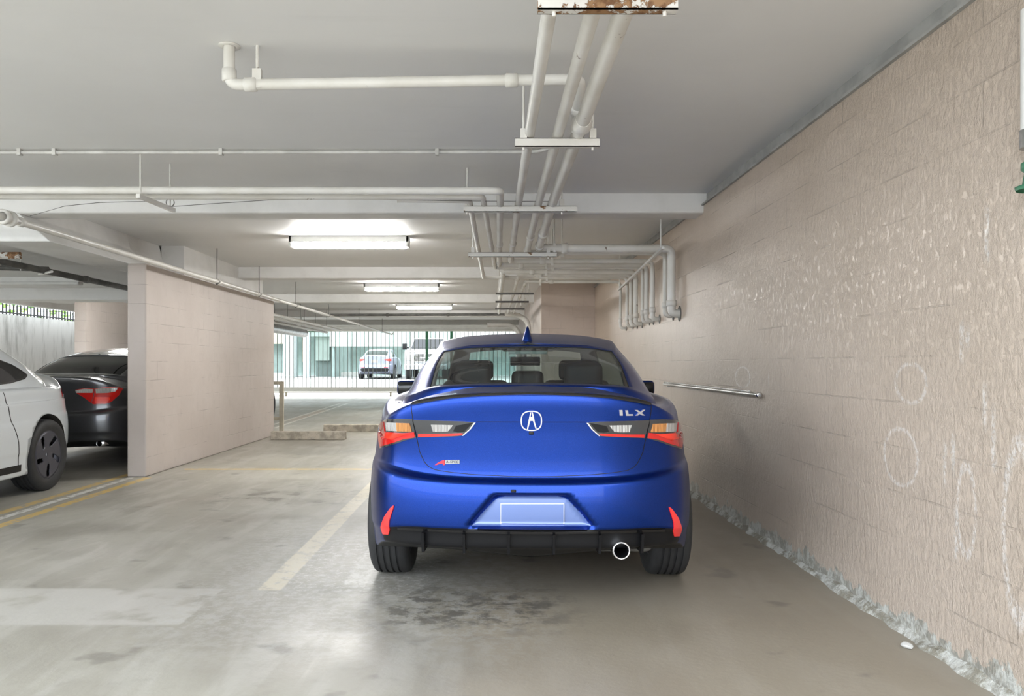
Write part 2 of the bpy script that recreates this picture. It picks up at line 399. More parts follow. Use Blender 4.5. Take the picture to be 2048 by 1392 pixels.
# unlit side bay batten
r = empty('fluorescent_batten', (-6.2, 10.9, 2.34)); tag(r, 'unlit tube light on the dark ceiling of the left side bay', 'light')
b = MB(); b.box(-.7, .75, -.09, .09, -.06, 0); b.build('housing', 'white', r)
b = MB(); b.bevbox(-.68, .73, -.07, .07, -.10, -.055, .02, 2); b.build('lens', 'white', r)
# ------------------------------------------------------------------ pipes
def collars(parent, spots, r, name='coupling', mat='pipe'):
    for (p, d) in spots:
        b = MB(); p = Vector(p); d = Vector(d).normalized()
        b.tube([p-d*.03, p-d*.026, p+d*.026, p+d*.03], [r*1.0, r*1.28, r*1.28, r*1.0], 14); b.build(name, mat, parent)
def pipe(name, pts, r, label, cat='pipe', mat='pipe', bend=.06, group=None, joints=()):
    b = MB(); b.tube(pts, r, 14, bend)
    o = b.build(name, mat); tag(o, label, cat, group)
    P = [Vector(p) for p in pts]
    for (i, q) in joints:
        d = P[i+1]-P[i]; collars(o, [(P[i]+d*q, d)], r, mat=mat)
    return o
ZP = 2.395; ZR = 2.31; XD = 1.74
rows = [7.97, 8.25, 8.92, 9.26, 9.5, 9.96, 10.3, 10.6, 11.15]
nbot = 1.68
def drop(y, r, xs=XD): return [(xs, y, ZR), (xs, y, nbot), (1.819, y, nbot)]
runs = [
 ([(.45, 1.7, ZP), (.45, 6.15, ZP), (.45, 7.97, ZR+.005)], 0, .036, 'thick painted pipe, rightmost of the three long overhead pipes, turning first toward the wall', 'painted overhead pipes'),
 ([(.345, 1.7, ZP), (.345, 6.15, ZP), (.345, 8.25, ZR)], 1, .029, 'painted pipe, middle of the three long overhead pipes above the blue car', 'painted overhead pipes'),
 ([(.195, 1.7, ZP), (.195, 6.15, ZP), (.195, 8.92, ZR)], 2, .027, 'painted pipe, leftmost of the three long overhead pipes above the blue car', 'painted overhead pipes'),
 ([(-7.5, 5.72, ZP+.01), (.055, 5.72, ZP), (.075, 9.26, ZR)], 3, .027, 'upper cross-ceiling pipe from the left that turns away beside the overhead bundle', 'painted overhead pipes'),
 ([(-7.5, 5.90, ZP), (-.07, 5.90, ZP-.005), (.03, 9.5, ZR)], 4, .022, 'lower cross-ceiling pipe from the left, just under the upper one', 'painted overhead pipes'),
 ([(-.7, 6.02, ZP), (-.17, 6.02, ZP-.005), (-.115, 10.6, ZR)], 7, .022, 'short painted pipe at the left edge of the overhead bundle', 'painted overhead pipes'),
 ([(.135, 17.8, ZR), (.13, 9.96, ZR)], 5, .030, 'far painted pipe running away under the third beam, left of three', 'painted overhead pipes'),
 ([(.33, 17.8, ZR), (.33, 10.3, ZR)], 6, .024, 'far painted pipe running away under the third beam, middle of three', 'painted overhead pipes'),
 ([(.45, 17.8, ZR), (.45, 11.15, ZR)], 8, .022, 'far painted pipe running away under the third beam, right of three', 'painted overhead pipes'),
]
ords = ['nearest', 'second nearest', 'third', 'fourth', 'fifth', 'fourth from the far end', 'third from the far end', 'second from the far end', 'farthest']
for (pts, k, r, lb, g) in runs:
    y = rows[k]; rr = [.040, .028, .026, .026, .022, .028, .026, .022, .020][k]
    z0 = pts[-1][2]
    b = MB(); b.tube(pts, r, 14, .05); o = b.build('overhead_pipe', 'pipe'); tag(o, lb, 'pipe', g)
    b = MB(); xe = pts[-1][0]
    b.tube([(xe, y, z0), (XD, y, ZR), (XD, y, nbot), (1.819, y, nbot)], rr, 14, .07)
    b.build('wall_branch', 'pipe', o)
    collars(o, [((XD, y, nbot+.10), (0, 0, 1)), ((xe+.25+.05*(k % 3), y, z0), (1, 0, 0))], rr)
    P0 = Vector(pts[-1]); P1 = Vector(pts[-2]); d = P0-P1
    collars(o, [(P1+d*.93, d), (P1+d*.62, d)], r)
    b = MB(); b.lathe([(-.004, rr*1.05), (-.004, rr*1.9), (0, rr*1.9)], (1.819, y, nbot), 'x', 16); b.build('wall_flange', 'darkpipe', o)
# trapeze hangers
def trapeze(y, z, x0, x1, rods, label, mat='pipe', h=.045):
    r = empty('pipe_hanger', ((x0+x1)/2, y, z)); tag(r, label, 'pipe hanger', 'trapeze hangers of the overhead pipes')
    c = (x0+x1)/2
    b = MB(); b.box(x0-c, x1-c, -.02, .02, -h, -h+.005); b.box(x0-c, x1-c, -.02, -.016, -h, 0); b.box(x0-c, x1-c, .016, .02, -h, 0)
    b.box(x0-c, x1-c, -.02, -.008, -.003, 0); b.box(x0-c, x1-c, .008, .02, -.003, 0); b.build('strut', mat, r)
    for rx in rods:
        b = MB(); b.tube([(rx-c, 0, -h-.015), (rx-c, 0, ZC-z)], .0065, 8); b.build('rod', 'pipe', r)
        b = MB(); b.box(rx-c-.017, rx-c+.017, -.022, .022, 0, .05); b.build('clip', 'pipe', r)
trapeze(2.67, 2.37, .147, .60, (.20, .56), 'rusty flaking strut at the top edge of the picture under the three pipes', 'rust', .04)
trapeze(4.30, 2.365, .118, .56, (.163, .525), 'white strut with two rods holding the three pipes over the blue car')
trapeze(6.15, 2.37, -.215, .63, (-.19, .52), 'long strut under the six pipes in front of the first beam', 'rust2')
trapeze(7.95, 2.27, -.235, .62, (-.19, .54), 'strut at the corner where the pipes turn toward the wall', 'rust2')
trapeze(12.4, 2.275, .05, .62, (.1, .55), 'thin strut nearest of three under the far pipes', 'darkpipe', .03)
trapeze(14.0, 2.275, .05, .62, (.1, .55), 'thin strut, middle of three under the far pipes', 'darkpipe', .03)
trapeze(15.8, 2.275, .05, .62, (.1, .55), 'thin strut farthest of three under the far pipes', 'darkpipe', .03)
# strut along the wall drops
r = empty('pipe_hanger', (1.63, 9.4, 2.27)); tag(r, 'slanting white strut under the bent pipes beside the right wall', 'pipe hanger')
b = MB(); b.tube([(-.06, -1.85, -.01), (.10, 1.85, -.06)], .017, 4, smooth=False); b.build('strut', 'white', r)
b = MB(); b.tube([(-.05, -1.7, 0), (-.05, -1.7, ZC-2.27)], .007, 8); b.build('rod', 'white', r)
b = MB(); b.tube([(.09, 1.7, -.05), (.09, 1.7, ZC-2.27)], .007, 8); b.build('rod', 'white', r)
# pipe clamps row at the right pipes
for k, y in enumerate(rows):
    xx = .60+.05*((k*2) % 3)
    b = MB(); b.tube([(xx, y, ZR-.05), (xx, y, ZC)], .008, 6); b.box(xx-.012, xx+.012, y-.035, y+.035, ZR-.05, ZR+.05)
    tag(b.build('pipe_clamp', 'pipe'), 'painted clamp and rod on the %s of nine wall-bound pipes' % ords[k], 'pipe clamp', 'clamps of the wall-bound pipes')
# sprinkler arm
o = pipe('sprinkler_pipe', [(-1.22, 3.80, ZC), (-1.22, 3.80, 2.478), (.417, 3.86, 2.525), (.43, 4.25, 2.40)], .026,
     'white pipe dropping from the ceiling and crossing to the overhead pipes, elbow at each end', bend=.05, joints=((0, .75), (1, .06), (1, .8), (2, .6)))
b = MB(); b.lathe([(0, .027), (0, .05), (-.006, .05), (-.006, .027)], (-1.22, 3.8, ZC), 'z', 18); b.build('ceiling_flange', 'pipe', o)
b = MB(); b.tube([(-1.09, 3.80, ZC), (-1.09, 3.80, 2.53)], .008, 8); b.box(-1.11, -1.07, 3.785, 3.815, 2.46, 2.55); b.build('strap', 'pipe', o)
b = MB(); b.tube([(.45, 4.06, ZP), (.45, 4.1, ZP), (.45, 4.16, ZP), (.45, 4.2, ZP)], [.038, .052, .052, .038], 16)
tag(b.build('pipe_coupling', 'pipe'), 'round white coupling on the rightmost long overhead pipe', 'pipe fitting')
# slim conduit
o = pipe('conduit', [(-7.5, 5.62, 2.632), (.30, 5.62, 2.64), (.45, 5.5, 2.655)], .012, 'thin white conduit running straight across the ceiling before the first beam', 'conduit', 'conduit', .05)
for xx in (-3.24, -3.0, -1.86, -.38):
    b = MB(); b.box(xx-.012, xx+.012, 5.60, 5.64, 2.616, ZC); b.build('clip', 'conduit', o)
# left hanger under the two cross pipes
r = empty('pipe_hanger', (-2.40, 5.88, 2.34)); tag(r, 'short dangling strut under the two cross pipes at the left', 'pipe hanger')
b = MB(); b.tube([(-.03, -.26, .0), (.03, .22, -.01)], .02, 4, smooth=False); b.build('strut', 'pipe', r)
b = MB(); b.tube([(-.03, -.22, 0), (-.03, -.22, ZC-2.34)], .006, 8); b.build('rod', 'pipe', r)
b = MB(); b.tube([(.03, .15, 0), (.03, .15, ZC-2.34)], .006, 8); b.build('rod', 'pipe', r)
b = MB(); b.lathe([(-.01, .03), (.01, .03)], (.03, .15, .035), 'y', 16); b.build('ring', 'darkpipe', r)
# wire
wp = [PX(60, 432, 6.9), PX(130, 412, 6.4), PX(200, 405, 6.1), PX(290, 403, 5.96), PX(345, 413, 6.0), PX(430, 407, 6.0), PX(540, 400, 5.95), PX(700, 398, 5.95), PX(940, 402, 5.95), PX(1115, 403, 6.1)]
b = MB(); b.tube(wp, .0022, 6); tag(b.build('loose_wire', 'darkpipe'), 'thin loose wire sagging along the cross pipes in front of the first beam', 'wire')
# long pipe beside the divider
o = pipe('fire_pipe', [(-3.5, 4.5, 2.24), (-3.5, 28.5, 2.24), (-3.5, 28.9, 2.3)], .027, 'long white pipe running down the aisle past the top of the divider wall', joints=((0, .058), (0, .066), (0, .25), (0, .32)))
b = MB(); b.lathe([(-.05, .035), (-.05, .055), (-.02, .055), (-.02, .045), (.03, .045), (.03, .058), (.06, .058), (.06, .035)], (-3.5, 5.9, 2.24), 'y', 16); b.build('flange', 'pipe', o)
for yy in (10.42, 12.3, 14.6, 17.5, 21.5, 26):
    b = MB(); b.tube([(-3.5, yy, 2.2), (-3.5, yy, ZC)], .006, 6); b.tube([(-3.5, yy, 2.2), (-3.46, yy, 2.24), (-3.5, yy, 2.275), (-3.54, yy, 2.24), (-3.5, yy, 2.2)], .005, 6); b.build('rod', 'darkpipe', o)
o = pipe('side_bay_pipe', [(-4.8, 6.5, 2.19), (-4.8, 12.3, 2.19)], .034, 'grimy dark pipe under the low ceiling of the left side bay', mat='darkpipe', joints=((0, .55),))
b = MB(); b.tube([(-5.5, 8.9, 2.24), (-4.82, 8.9, 2.22)], .028, 10); b.build('branch', 'darkpipe', o)
b = MB(); b.tube([(-4.62, 8.6, 2.16), (-4.95, 8.95, 2.17)], .014, 6); b.tube([(-4.95, 8.6, 2.17), (-4.95, 8.6, 2.31)], .006, 6); b.build('rod', 'pipe', o)
pipe('side_bay_drain', [(-8.5, 7.9, 2.235), (-4.55, 7.9, 2.235)], .035, 'light pipe with a dark rusty end crossing the side bay ceiling', mat='rust')
# far pipes
pipe('cross_main', [(-3.6, 18.2, 2.29), (.62, 18.2, 2.30)], .028, 'thin grey pipe crossing the far aisle below the fourth beam', mat='darkpipe', joints=((0, .3), (0, .62)))
pipe('drain_pipe', [(.3, 17.9, 2.30), (.55, 17.7, 2.26), (.76, 17.5, 2.12), (.80, 17.5, 1.2)], .055, 'beige drain pipe bending down at the end of the right wall', bend=.15)
pipe('drain_pipe', [(-.15, 23.5, 2.33), (.55, 23.5, 2.33), (.78, 23.5, 2.10), (.78, 23.5, .3)], .07, 'beige pipe farther away crossing to the right wall below the last beam', bend=.2)
pipe('header_pipe', [(-8, 29.6, 2.46), (.865, 29.6, 2.46)], .06, 'white pipe spanning above the sliding gate', mat='white')
for k, (xx, zz, y0, y1, lb) in enumerate(((-4.45, 2.2, 14.2, 24, 'right'), (-4.75, 2.2, 14.2, 23, 'middle'), (-5.05, 2.17, 14.6, 25, 'left'))):
    o = pipe('far_bay_pipe', [(xx, y0, zz), (xx, y1, zz)], .035, 'white pipe running away just past the divider wall, %s of three' % lb, group='pipes past the divider wall')
    for yy in (15.5, 19, 22):
        b = MB(); b.tube([(xx, yy, zz), (xx, yy, ZC)], .006, 6); b.build('rod', 'darkpipe', o)
o = pipe('duct', [(-5.6, 17.5, 2.12), (-5.6, 24.4, 2.12)], .12, 'grey ribbed duct under the far left ceiling past the divider wall', 'duct', 'steel')
for k in range(7):
    b = MB(); b.lathe([(-.03, .12), (0, .145), (.03, .12)], (-5.6, 18.6+k*.22, 2.12), 'y', 20); b.build('rib', 'steel', o)
for yy in (18, 21, 24):
    b = MB(); b.tube([(-5.6, yy, 2.2), (-5.6, yy, ZC)], .006, 6); b.build('rod', 'darkpipe', o)
# wall bar
o = pipe('wall_tube', [(1.795, 5.52, .977), (1.80, 8.6, .98)], .014, 'thin metal tube fixed along the pink block wall beside the blue car', 'tube', 'steel', 0)
b = MB(); b.lathe([(-.006, .008), (-.006, .02), (.008, .02), (.008, .008)], (1.795, 5.52, .977), 'y', 16); b.build('open_end', 'chrome', o)
for yy in (5.9, 7.2, 8.4):
    b = MB(); b.box(1.79, 1.825, yy-.012, yy+.012, .96, .999); b.build('bracket', 'steel', o)
b = MB(); b.tube([(1.802, 5.75, .995), (1.805, 8.6, 1.0)], .007, 8); b.build('upper_rod', 'steel', o)
# riser at the right edge
r = empty('wall_riser', (1.80, 2.715, 1.76)); tag(r, 'white riser pipe with a green fitting at the right edge of the picture', 'pipe')
b = MB(); b.tube([(0, 0, .20), (0, 0, .60)], .045, 16); b.build('sleeve', 'white', r)
b = MB(); b.lathe([(.0, .058), (.012, .062), (.02, .04), (.06, .034), (.07, .044), (.09, .044), (.1, .03), (.2, .034)], (0, 0, 0), 'z', 18); b.build('fitting', 'green', r)
b = MB(); b.tube([(0, 0, .14), (0, 0, .2)], .048, 16); b.build('collar', 'steel', r)

# ------------------------------------------------------------------ wheel stops, rail
def stop(x0, x1, y, label):
    r = MB(); b = r; k = [(-.075, 0), (.075, 0), (.055, .13), (-.055, .13)]
    n_ = 14; vs = []
    for i in range(n_+1):
        xx = x0+(x1-x0)*i/n_
        for (a, c) in k: vs.append((xx+(random.random()-.5)*.012*(c > 0), y+a+(random.random()-.5)*.006, c+(random.random()-.5)*.008*(c > 0)))
    fs = []
    for i in range(n_):
        for j in range(4): a = i*4+j; c = i*4+(j+1) % 4; fs.append((a, c, c+4, a+4))
    fs += [(0, 1, 2, 3), (n_*4+3, n_*4+2, n_*4+1, n_*4)]
    b.add(vs, fs); o = b.build('wheel_stop', 'stop', None, .012); tag(o, label, 'wheel stop', 'concrete wheel stops')
stop(-3.50, -2.32, 12.98, 'concrete wheel stop touching the end of the divider wall')
stop(-2.98, -1.15, 14.5, 'concrete wheel stop farther back, half hidden by the blue car')
r = empty('guard_rail', (-3.77, 14.66, 0)); tag(r, 'beige steel rail post and rails just behind the divider wall', 'railing')
b = MB(); b.box(-.035, .035, -.035, .035, 0, .89); b.build('post', 'cream', r)
for z in (.86, .22):
    b = MB(); b.box(-.50, -.035, -.025, .025, z-.03, z+.03); b.build('rail', 'cream', r)

# ------------------------------------------------------------------ gate
GY = 31.0
r = empty('sliding_gate', (-3.6, GY, 0)); tag(r, 'sliding vehicle gate of thin vertical bars with a thick white bottom rail', 'gate')
b = MB(); b.box(-4.9, 4.45, -.03, .03, .18, .34); b.build('bottom_rail', 'gatewhite', r)
b = MB(); b.box(-4.9, 4.45, -.035, .035, .13, .17); b.build('lower_channel', 'cream', r)
b = MB(); b.box(-4.9, 4.45, -.03, .03, 2.44, 2.50); b.build('top_rail', 'gatewhite', r)
for xx in (-4.2, -.25, 3.9):
    b = MB(); b.box(xx-.03, xx+.03, -.03, .03, .0, .13); b.build('foot', 'cream', r)
for xx in (1.12, 2.05):
    b = MB(); b.box(xx-.05, xx+.05, -.05, .05, .1, 2.5); b.build('upright', 'green', r)
b = MB(); b.box(-4.9, -2.8, -.05, .05, 2.42, 2.47); b.build('green_rail', 'green', r)
bar = None
for k in range(60):
    xx = -4.85+k*.157
    if bar is None:
        b = MB(); b.box(-.011, .011, -.011, .011, .30, 2.46); bar = b.build('bar', 'gatebar', r); q = bar
    else: q = bar.copy(); COL.objects.link(q); q.parent = r
    q.location = (xx, 0, 0)
b = MB(); b.box(-12, 1.0, 31.35, 31.42, 0, .015); struct('trim_20', b, 'steel')

# ------------------------------------------------------------------ building across the alley
r = empty('parking_building', (-6, 44, .55)); tag(r, 'pale green building with carports across the alley behind the gate', 'building')
def bb(name, mat, *a):
    b = MB(); b.box(*a); return b.build(name, mat, r)
# px at Y=44 : 37.3 px per metre ; local origin x=-6,y=44,z=.55
def lx(px, Y=44): return (px-CX)*Y/FPX+6
def lz(py, Y=44): return CH+(CY-py)*Y/FPX-.55
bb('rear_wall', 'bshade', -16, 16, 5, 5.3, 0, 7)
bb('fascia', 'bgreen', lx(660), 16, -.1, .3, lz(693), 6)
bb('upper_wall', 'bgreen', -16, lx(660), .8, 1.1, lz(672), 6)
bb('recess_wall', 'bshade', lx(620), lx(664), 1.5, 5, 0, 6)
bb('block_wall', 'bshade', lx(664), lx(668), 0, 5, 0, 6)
for (a, c) in ((569, 593), (609, 620), (811, 819)): bb('column', 'bcol', lx(a), lx(c), -.3, .2, 0, 6)
bb('column', 'bcol', lx(821), lx(827), .3, .6, 0, 6)
bb('wall_panel', 'bgreen', lx(622), lx(650), 1.2, 1.4, lz(721), lz(667))
bb('cream_panel', 'cream', lx(594), lx(607), 1.2, 1.4, lz(724), lz(668))
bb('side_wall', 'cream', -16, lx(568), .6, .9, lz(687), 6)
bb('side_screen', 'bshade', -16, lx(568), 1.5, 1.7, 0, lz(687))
bb('ledge', 'kerb', lx(622), lx(722), 2.0, 3.2, 0, .22)
bb('ledge', 'kerb', -16, lx(566), .3, 1.4, 0, .2)
b = MB()
for k in range(70): b.box(lx(905)+k*.12, lx(905)+k*.12+.09, -1.0, -.95, lz(700), 2.6)
b.build('slatted_screen', 'gatewhite', r)

# left outer fence and hedge
r = empty('spiked_fence', (-10.15, 18, 2.22)); tag(r, 'dark spiked railing on top of the white outer wall at the left', 'fence')
b = MB(); b.box(-.015, .015, -8, 12, .04, .07); b.box(-.015, .015, -8, 12, .0, .02); b.build('rail', 'black', r)
q0 = None
for k in range(90):
    if q0 is None:
        b = MB(); b.box(-.012, .012, -.012, .012, 0, .22); b.add([(-.012, -.012, .22), (.012, -.012, .22), (.012, .012, .22), (-.012, .012, .22), (0, 0, .28)], [(0, 1, 4), (1, 2, 4), (2, 3, 4), (3, 0, 4)])
        q0 = b.build('spike', 'black', r); q = q0
    else: q = q0.copy(); COL.objects.link(q); q.parent = r
    q.location = (0, -4+k*.13, 0)
t = NT('hedge_leaf'); M['leaf'] = t.set(Base_Color=t.mix(t.step(t.noise(2, 3), .4, .6), (.08, .20, .03), (.30, .48, .10)), Roughness=.6)
b = MB()
for k in range(2600):
    c = Vector((-12.2+random.gauss(0, .5), 10+random.random()*22, 1.2+random.random()**1.4*1.75))
    m_ = Matrix.Rotation(random.random()*6.28, 3, 'Z') @ Matrix.Rotation(random.random()*3, 3, 'X'); s_ = .05+random.random()*.07
    b.add([c+m_ @ Vector(q)*s_ for q in ((-1, 0, 0), (0, -.6, .1), (1.2, 0, 0), (0, .6, .1))], [(0, 1, 2, 3)])
tag(b.build('hedge', 'leaf'), 'bright green hedge leaves behind the spiked railing', 'hedge', kind='stuff')
# ------------------------------------------------------------------ cars
def nat_spline(t, v, tq, sym=True):
    """C2 cubic spline of rows v at knots t; symmetric ends are handled by the caller"""
    n = len(t); h = np.diff(t); A = np.zeros((n, n)); R = np.zeros((n, v.shape[1]))
    A[0, 0] = A[-1, -1] = 1
    for i in range(1, n-1):
        A[i, i-1] = h[i-1]; A[i, i] = 2*(h[i-1]+h[i]); A[i, i+1] = h[i]
        R[i] = 6*((v[i+1]-v[i])/h[i]-(v[i]-v[i-1])/h[i-1])
    m = np.linalg.solve(A, R)
    k = np.clip(np.searchsorted(t, tq, side='right')-1, 0, n-2); hh = h[k][:, None]
    a = (t[k+1]-tq)[:, None]; b_ = (tq-t[k])[:, None]
    return (m[k]*a**3+m[k+1]*b_**3)/(6*hh)+(v[k]/hh-m[k]*hh/6)*a+(v[k+1]/hh-m[k+1]*hh/6)*b_
def pchip(t, v, tq):
    h = np.diff(t)[:, None]; d = np.diff(v, axis=0)/h; n = len(t)
    m = np.zeros_like(v)
    for i in range(1, n-1):
        w1 = 2*h[i]+h[i-1]; w2 = h[i]+2*h[i-1]
        ok = d[i-1]*d[i] > 0
        with np.errstate(divide='ignore', invalid='ignore'):
            g = (w1+w2)/(w1/d[i-1]+w2/d[i])
        m[i] = np.where(ok, g, 0)
    m[0] = d[0]; m[-1] = d[-1]
    k = np.clip(np.searchsorted(t, tq, side='right')-1, 0, n-2); hh = h[k]
    s = ((tq-t[k])[:, None])/hh
    return (2*s**3-3*s**2+1)*v[k]+(s**3-2*s**2+s)*hh*m[k]+(-2*s**3+3*s**2)*v[k+1]+(s**3-s**2)*hh*m[k+1]
def knots(seglen, ds):
    """parameter samples that always include the control stations"""
    out = [0.0]; ids = [0]
    for i, L in enumerate(seglen):
        k = max(1, int(math.ceil(L/ds[i] if isinstance(ds, (list, tuple)) else L/ds)))
        out += [i+(j+1)/k for j in range(k)]; ids.append(len(out)-1)
    return np.array(out), ids
def surf(C, du, dv, smooth_v=False):
    """C[row][station] control points (x>=0 half, x=0 at both ends) -> dense grid G[v][u]"""
    C = np.array(C, float); R, S, _ = C.shape
    mid = C[R//2]
    us, ui = knots([np.linalg.norm(C[R//2][i+1]-C[R//2][i]) for i in range(S-1)], du)
    T = []
    ch = np.concatenate([[0], np.cumsum([max(np.linalg.norm(mid[i+1]-mid[i]), 1e-3) for i in range(S-1)])])
    tq = np.interp(us, np.arange(S), ch)
    mir = np.array([-1, 1, 1.0])
    text = np.concatenate([[-ch[3], -ch[2], -ch[1]], ch, [2*ch[-1]-ch[-2], 2*ch[-1]-ch[-3], 2*ch[-1]-ch[-4]]])
    U = []
    for r in range(R):
        v = np.concatenate([C[r][[3, 2, 1]]*mir, C[r], C[r][[-2, -3, -4]]*mir])
        U.append(nat_spline(text, v, tq))
    U = np.array(U); U[:, 0, 0] = 0; U[:, -1, 0] = 0
    lens = [max(np.linalg.norm(U[i+1]-U[i], axis=1).mean(), 1e-3) for i in range(R-1)]
    vs, vi = knots(lens, dv)
    tv = np.concatenate([[0], np.cumsum(lens)]); tqv = np.interp(vs, np.arange(R), tv)
    flat = U.reshape(R, -1)
    G = pchip(tv, flat, tqv).reshape(len(vs), len(us), 3)
    return G, us, vs
class Shell:
    """mirrored closed surface with (v,u) tags on its faces"""
    def __init__(s, G, us, vs):
        nv, nu, _ = G.shape; s.us, s.vs = us, vs
        s.P = []; s.F = []; s.tag = []; idx = {}
        def vid(i, j, sd):
            p = G[i, j].copy()
            if sd < 0: p[0] = -p[0]
            key = (round(p[0], 5)+0.0, round(p[1], 5), round(p[2], 5))
            if key not in idx: idx[key] = len(s.P); s.P.append(p)
            return idx[key]
        for sd in (1, -1):
            for i in range(nv-1):
                for j in range(nu-1):
                    q = [vid(i, j, sd), vid(i, j+1, sd), vid(i+1, j+1, sd), vid(i+1, j, sd)]
                    if sd < 0: q = q[::-1]
                    w = []
                    for k in q:
                        if k not in w: w.append(k)
                    if len(w) >= 3:
                        s.F.append(tuple(w)); s.tag.append(((vs[i]+vs[i+1])/2, (us[j]+us[j+1])/2, sd))
        s.P = np.array(s.P)
        s.normals()
    def normals(s):
        N = np.zeros_like(s.P)
        for f in s.F:
            a, b_, c = s.P[f[0]], s.P[f[1]], s.P[f[2]]
            n_ = np.cross(b_-a, c-a)
            if len(f) == 4: n_ = n_+np.cross(c-a, s.P[f[3]]-a)
            for k in f: N[k] += n_
        N /= np.maximum(np.linalg.norm(N, axis=1), 1e-9)[:, None]; s.N = N
    def mesh(s, name, faces, mats, mi=None, off=0.0):
        use = sorted({k for f in faces for k in s.F[f]}); mp = {k: i for i, k in enumerate(use)}
        me = bpy.data.meshes.new(name)
        me.from_pydata([tuple(s.P[k]+s.N[k]*off) for k in use], [], [tuple(mp[k] for k in s.F[f]) for f in faces])
        for q in mats: me.materials.append(M[q] if isinstance(q, str) else q)
        me.polygons.foreach_set('use_smooth', [True]*len(me.polygons))
        if mi: me.polygons.foreach_set('material_index', mi)
        me.normals_split_custom_set_from_vertices([tuple(s.N[k]) for k in use])
        return bpy.data.objects.new(name, me)
class Caster:
    """smooth-normal ray caster on several shells (local space of a car)"""
    def __init__(s, shells):
        P = []; N = []; T = []; o = 0
        for sh in shells:
            P += [Vector(p) for p in sh.P]; N += [Vector(n) for n in sh.N]
            for f in sh.F:
                T.append((f[0]+o, f[1]+o, f[2]+o))
                if len(f) == 4: T.append((f[0]+o, f[2]+o, f[3]+o))
            o = len(P)
        s.P, s.N, s.T = P, N, T; s.b = BVHTree.FromPolygons(P, T)
    def nrm(s, loc, i):
        a, b_, c = s.T[i]; A, B, Cc = s.P[a], s.P[b_], s.P[c]
        v0 = B-A; v1 = Cc-A; v2 = loc-A
        d00, d01, d11, d20, d21 = v0.dot(v0), v0.dot(v1), v1.dot(v1), v2.dot(v0), v2.dot(v1)
        den = d00*d11-d01*d01
        if abs(den) < 1e-14: return s.N[a]
        v = (d11*d20-d01*d21)/den; w = (d00*d21-d01*d20)/den
        n_ = s.N[a]*(1-v-w)+s.N[b_]*v+s.N[c]*w
        return n_.normalized()
    def ray(s, o, d):
        loc, n_, i, _ = s.b.ray_cast(o, d)
        if loc is None:
            best = None
            for k in range(60):                          # nearest approach of a ray that just misses
                q = o+d*(k*.12+.3 if o.length < 3 else k*.12+2.5); r_ = s.b.find_nearest(q)
                if best is None or r_[3] < best[3]: best = r_
            loc, n_, i, _ = best
        return loc, s.nrm(loc, i)
def fill(poly, sp, dens):
    pts = []; n = len(poly)
    for i in range(n):
        a = Vector(poly[i]); b_ = Vector(poly[(i+1) % n]); k = max(1, int((b_-a).length/dens))
        for j in range(k): pts.append(a+(b_-a)*j/k)
    nb = len(pts); xs = [p[0] for p in pts]; ys = [p[1] for p in pts]
    def inside(q):
        c = False
        for i in range(nb):
            a, b_ = pts[i], pts[i-1]
            if (a[1] > q[1]) != (b_[1] > q[1]) and q[0] < (b_[0]-a[0])*(q[1]-a[1])/(b_[1]-a[1])+a[0]: c = not c
        return c
    out = [Vector((p[0], p[1])) for p in pts]
    X = min(xs)+sp/2
    while X < max(xs):
        Y = min(ys)+sp/2
        while Y < max(ys):
            q = Vector((X, Y))
            if inside(q) and min((q-p).length_squared for p in out[:nb]) > (sp*.45)**2: out.append(q)
            Y += sp
        X += sp
    r_ = delaunay_2d_cdt(out, [(i, (i+1) % nb) for i in range(nb)], [], 1, 1e-6)
    V2, F2 = r_[0], r_[2]
    F2 = [f for f in F2 if inside(sum((V2[k] for k in f), Vector((0, 0)))/3)]
    # boundary loop of the result
    ec = {}
    for f in F2:
        for i in range(3):
            e = (f[i], f[(i+1) % 3]); ec[e] = 1
    bd = [e for e in ec if (e[1], e[0]) not in ec]
    return V2, F2, bd
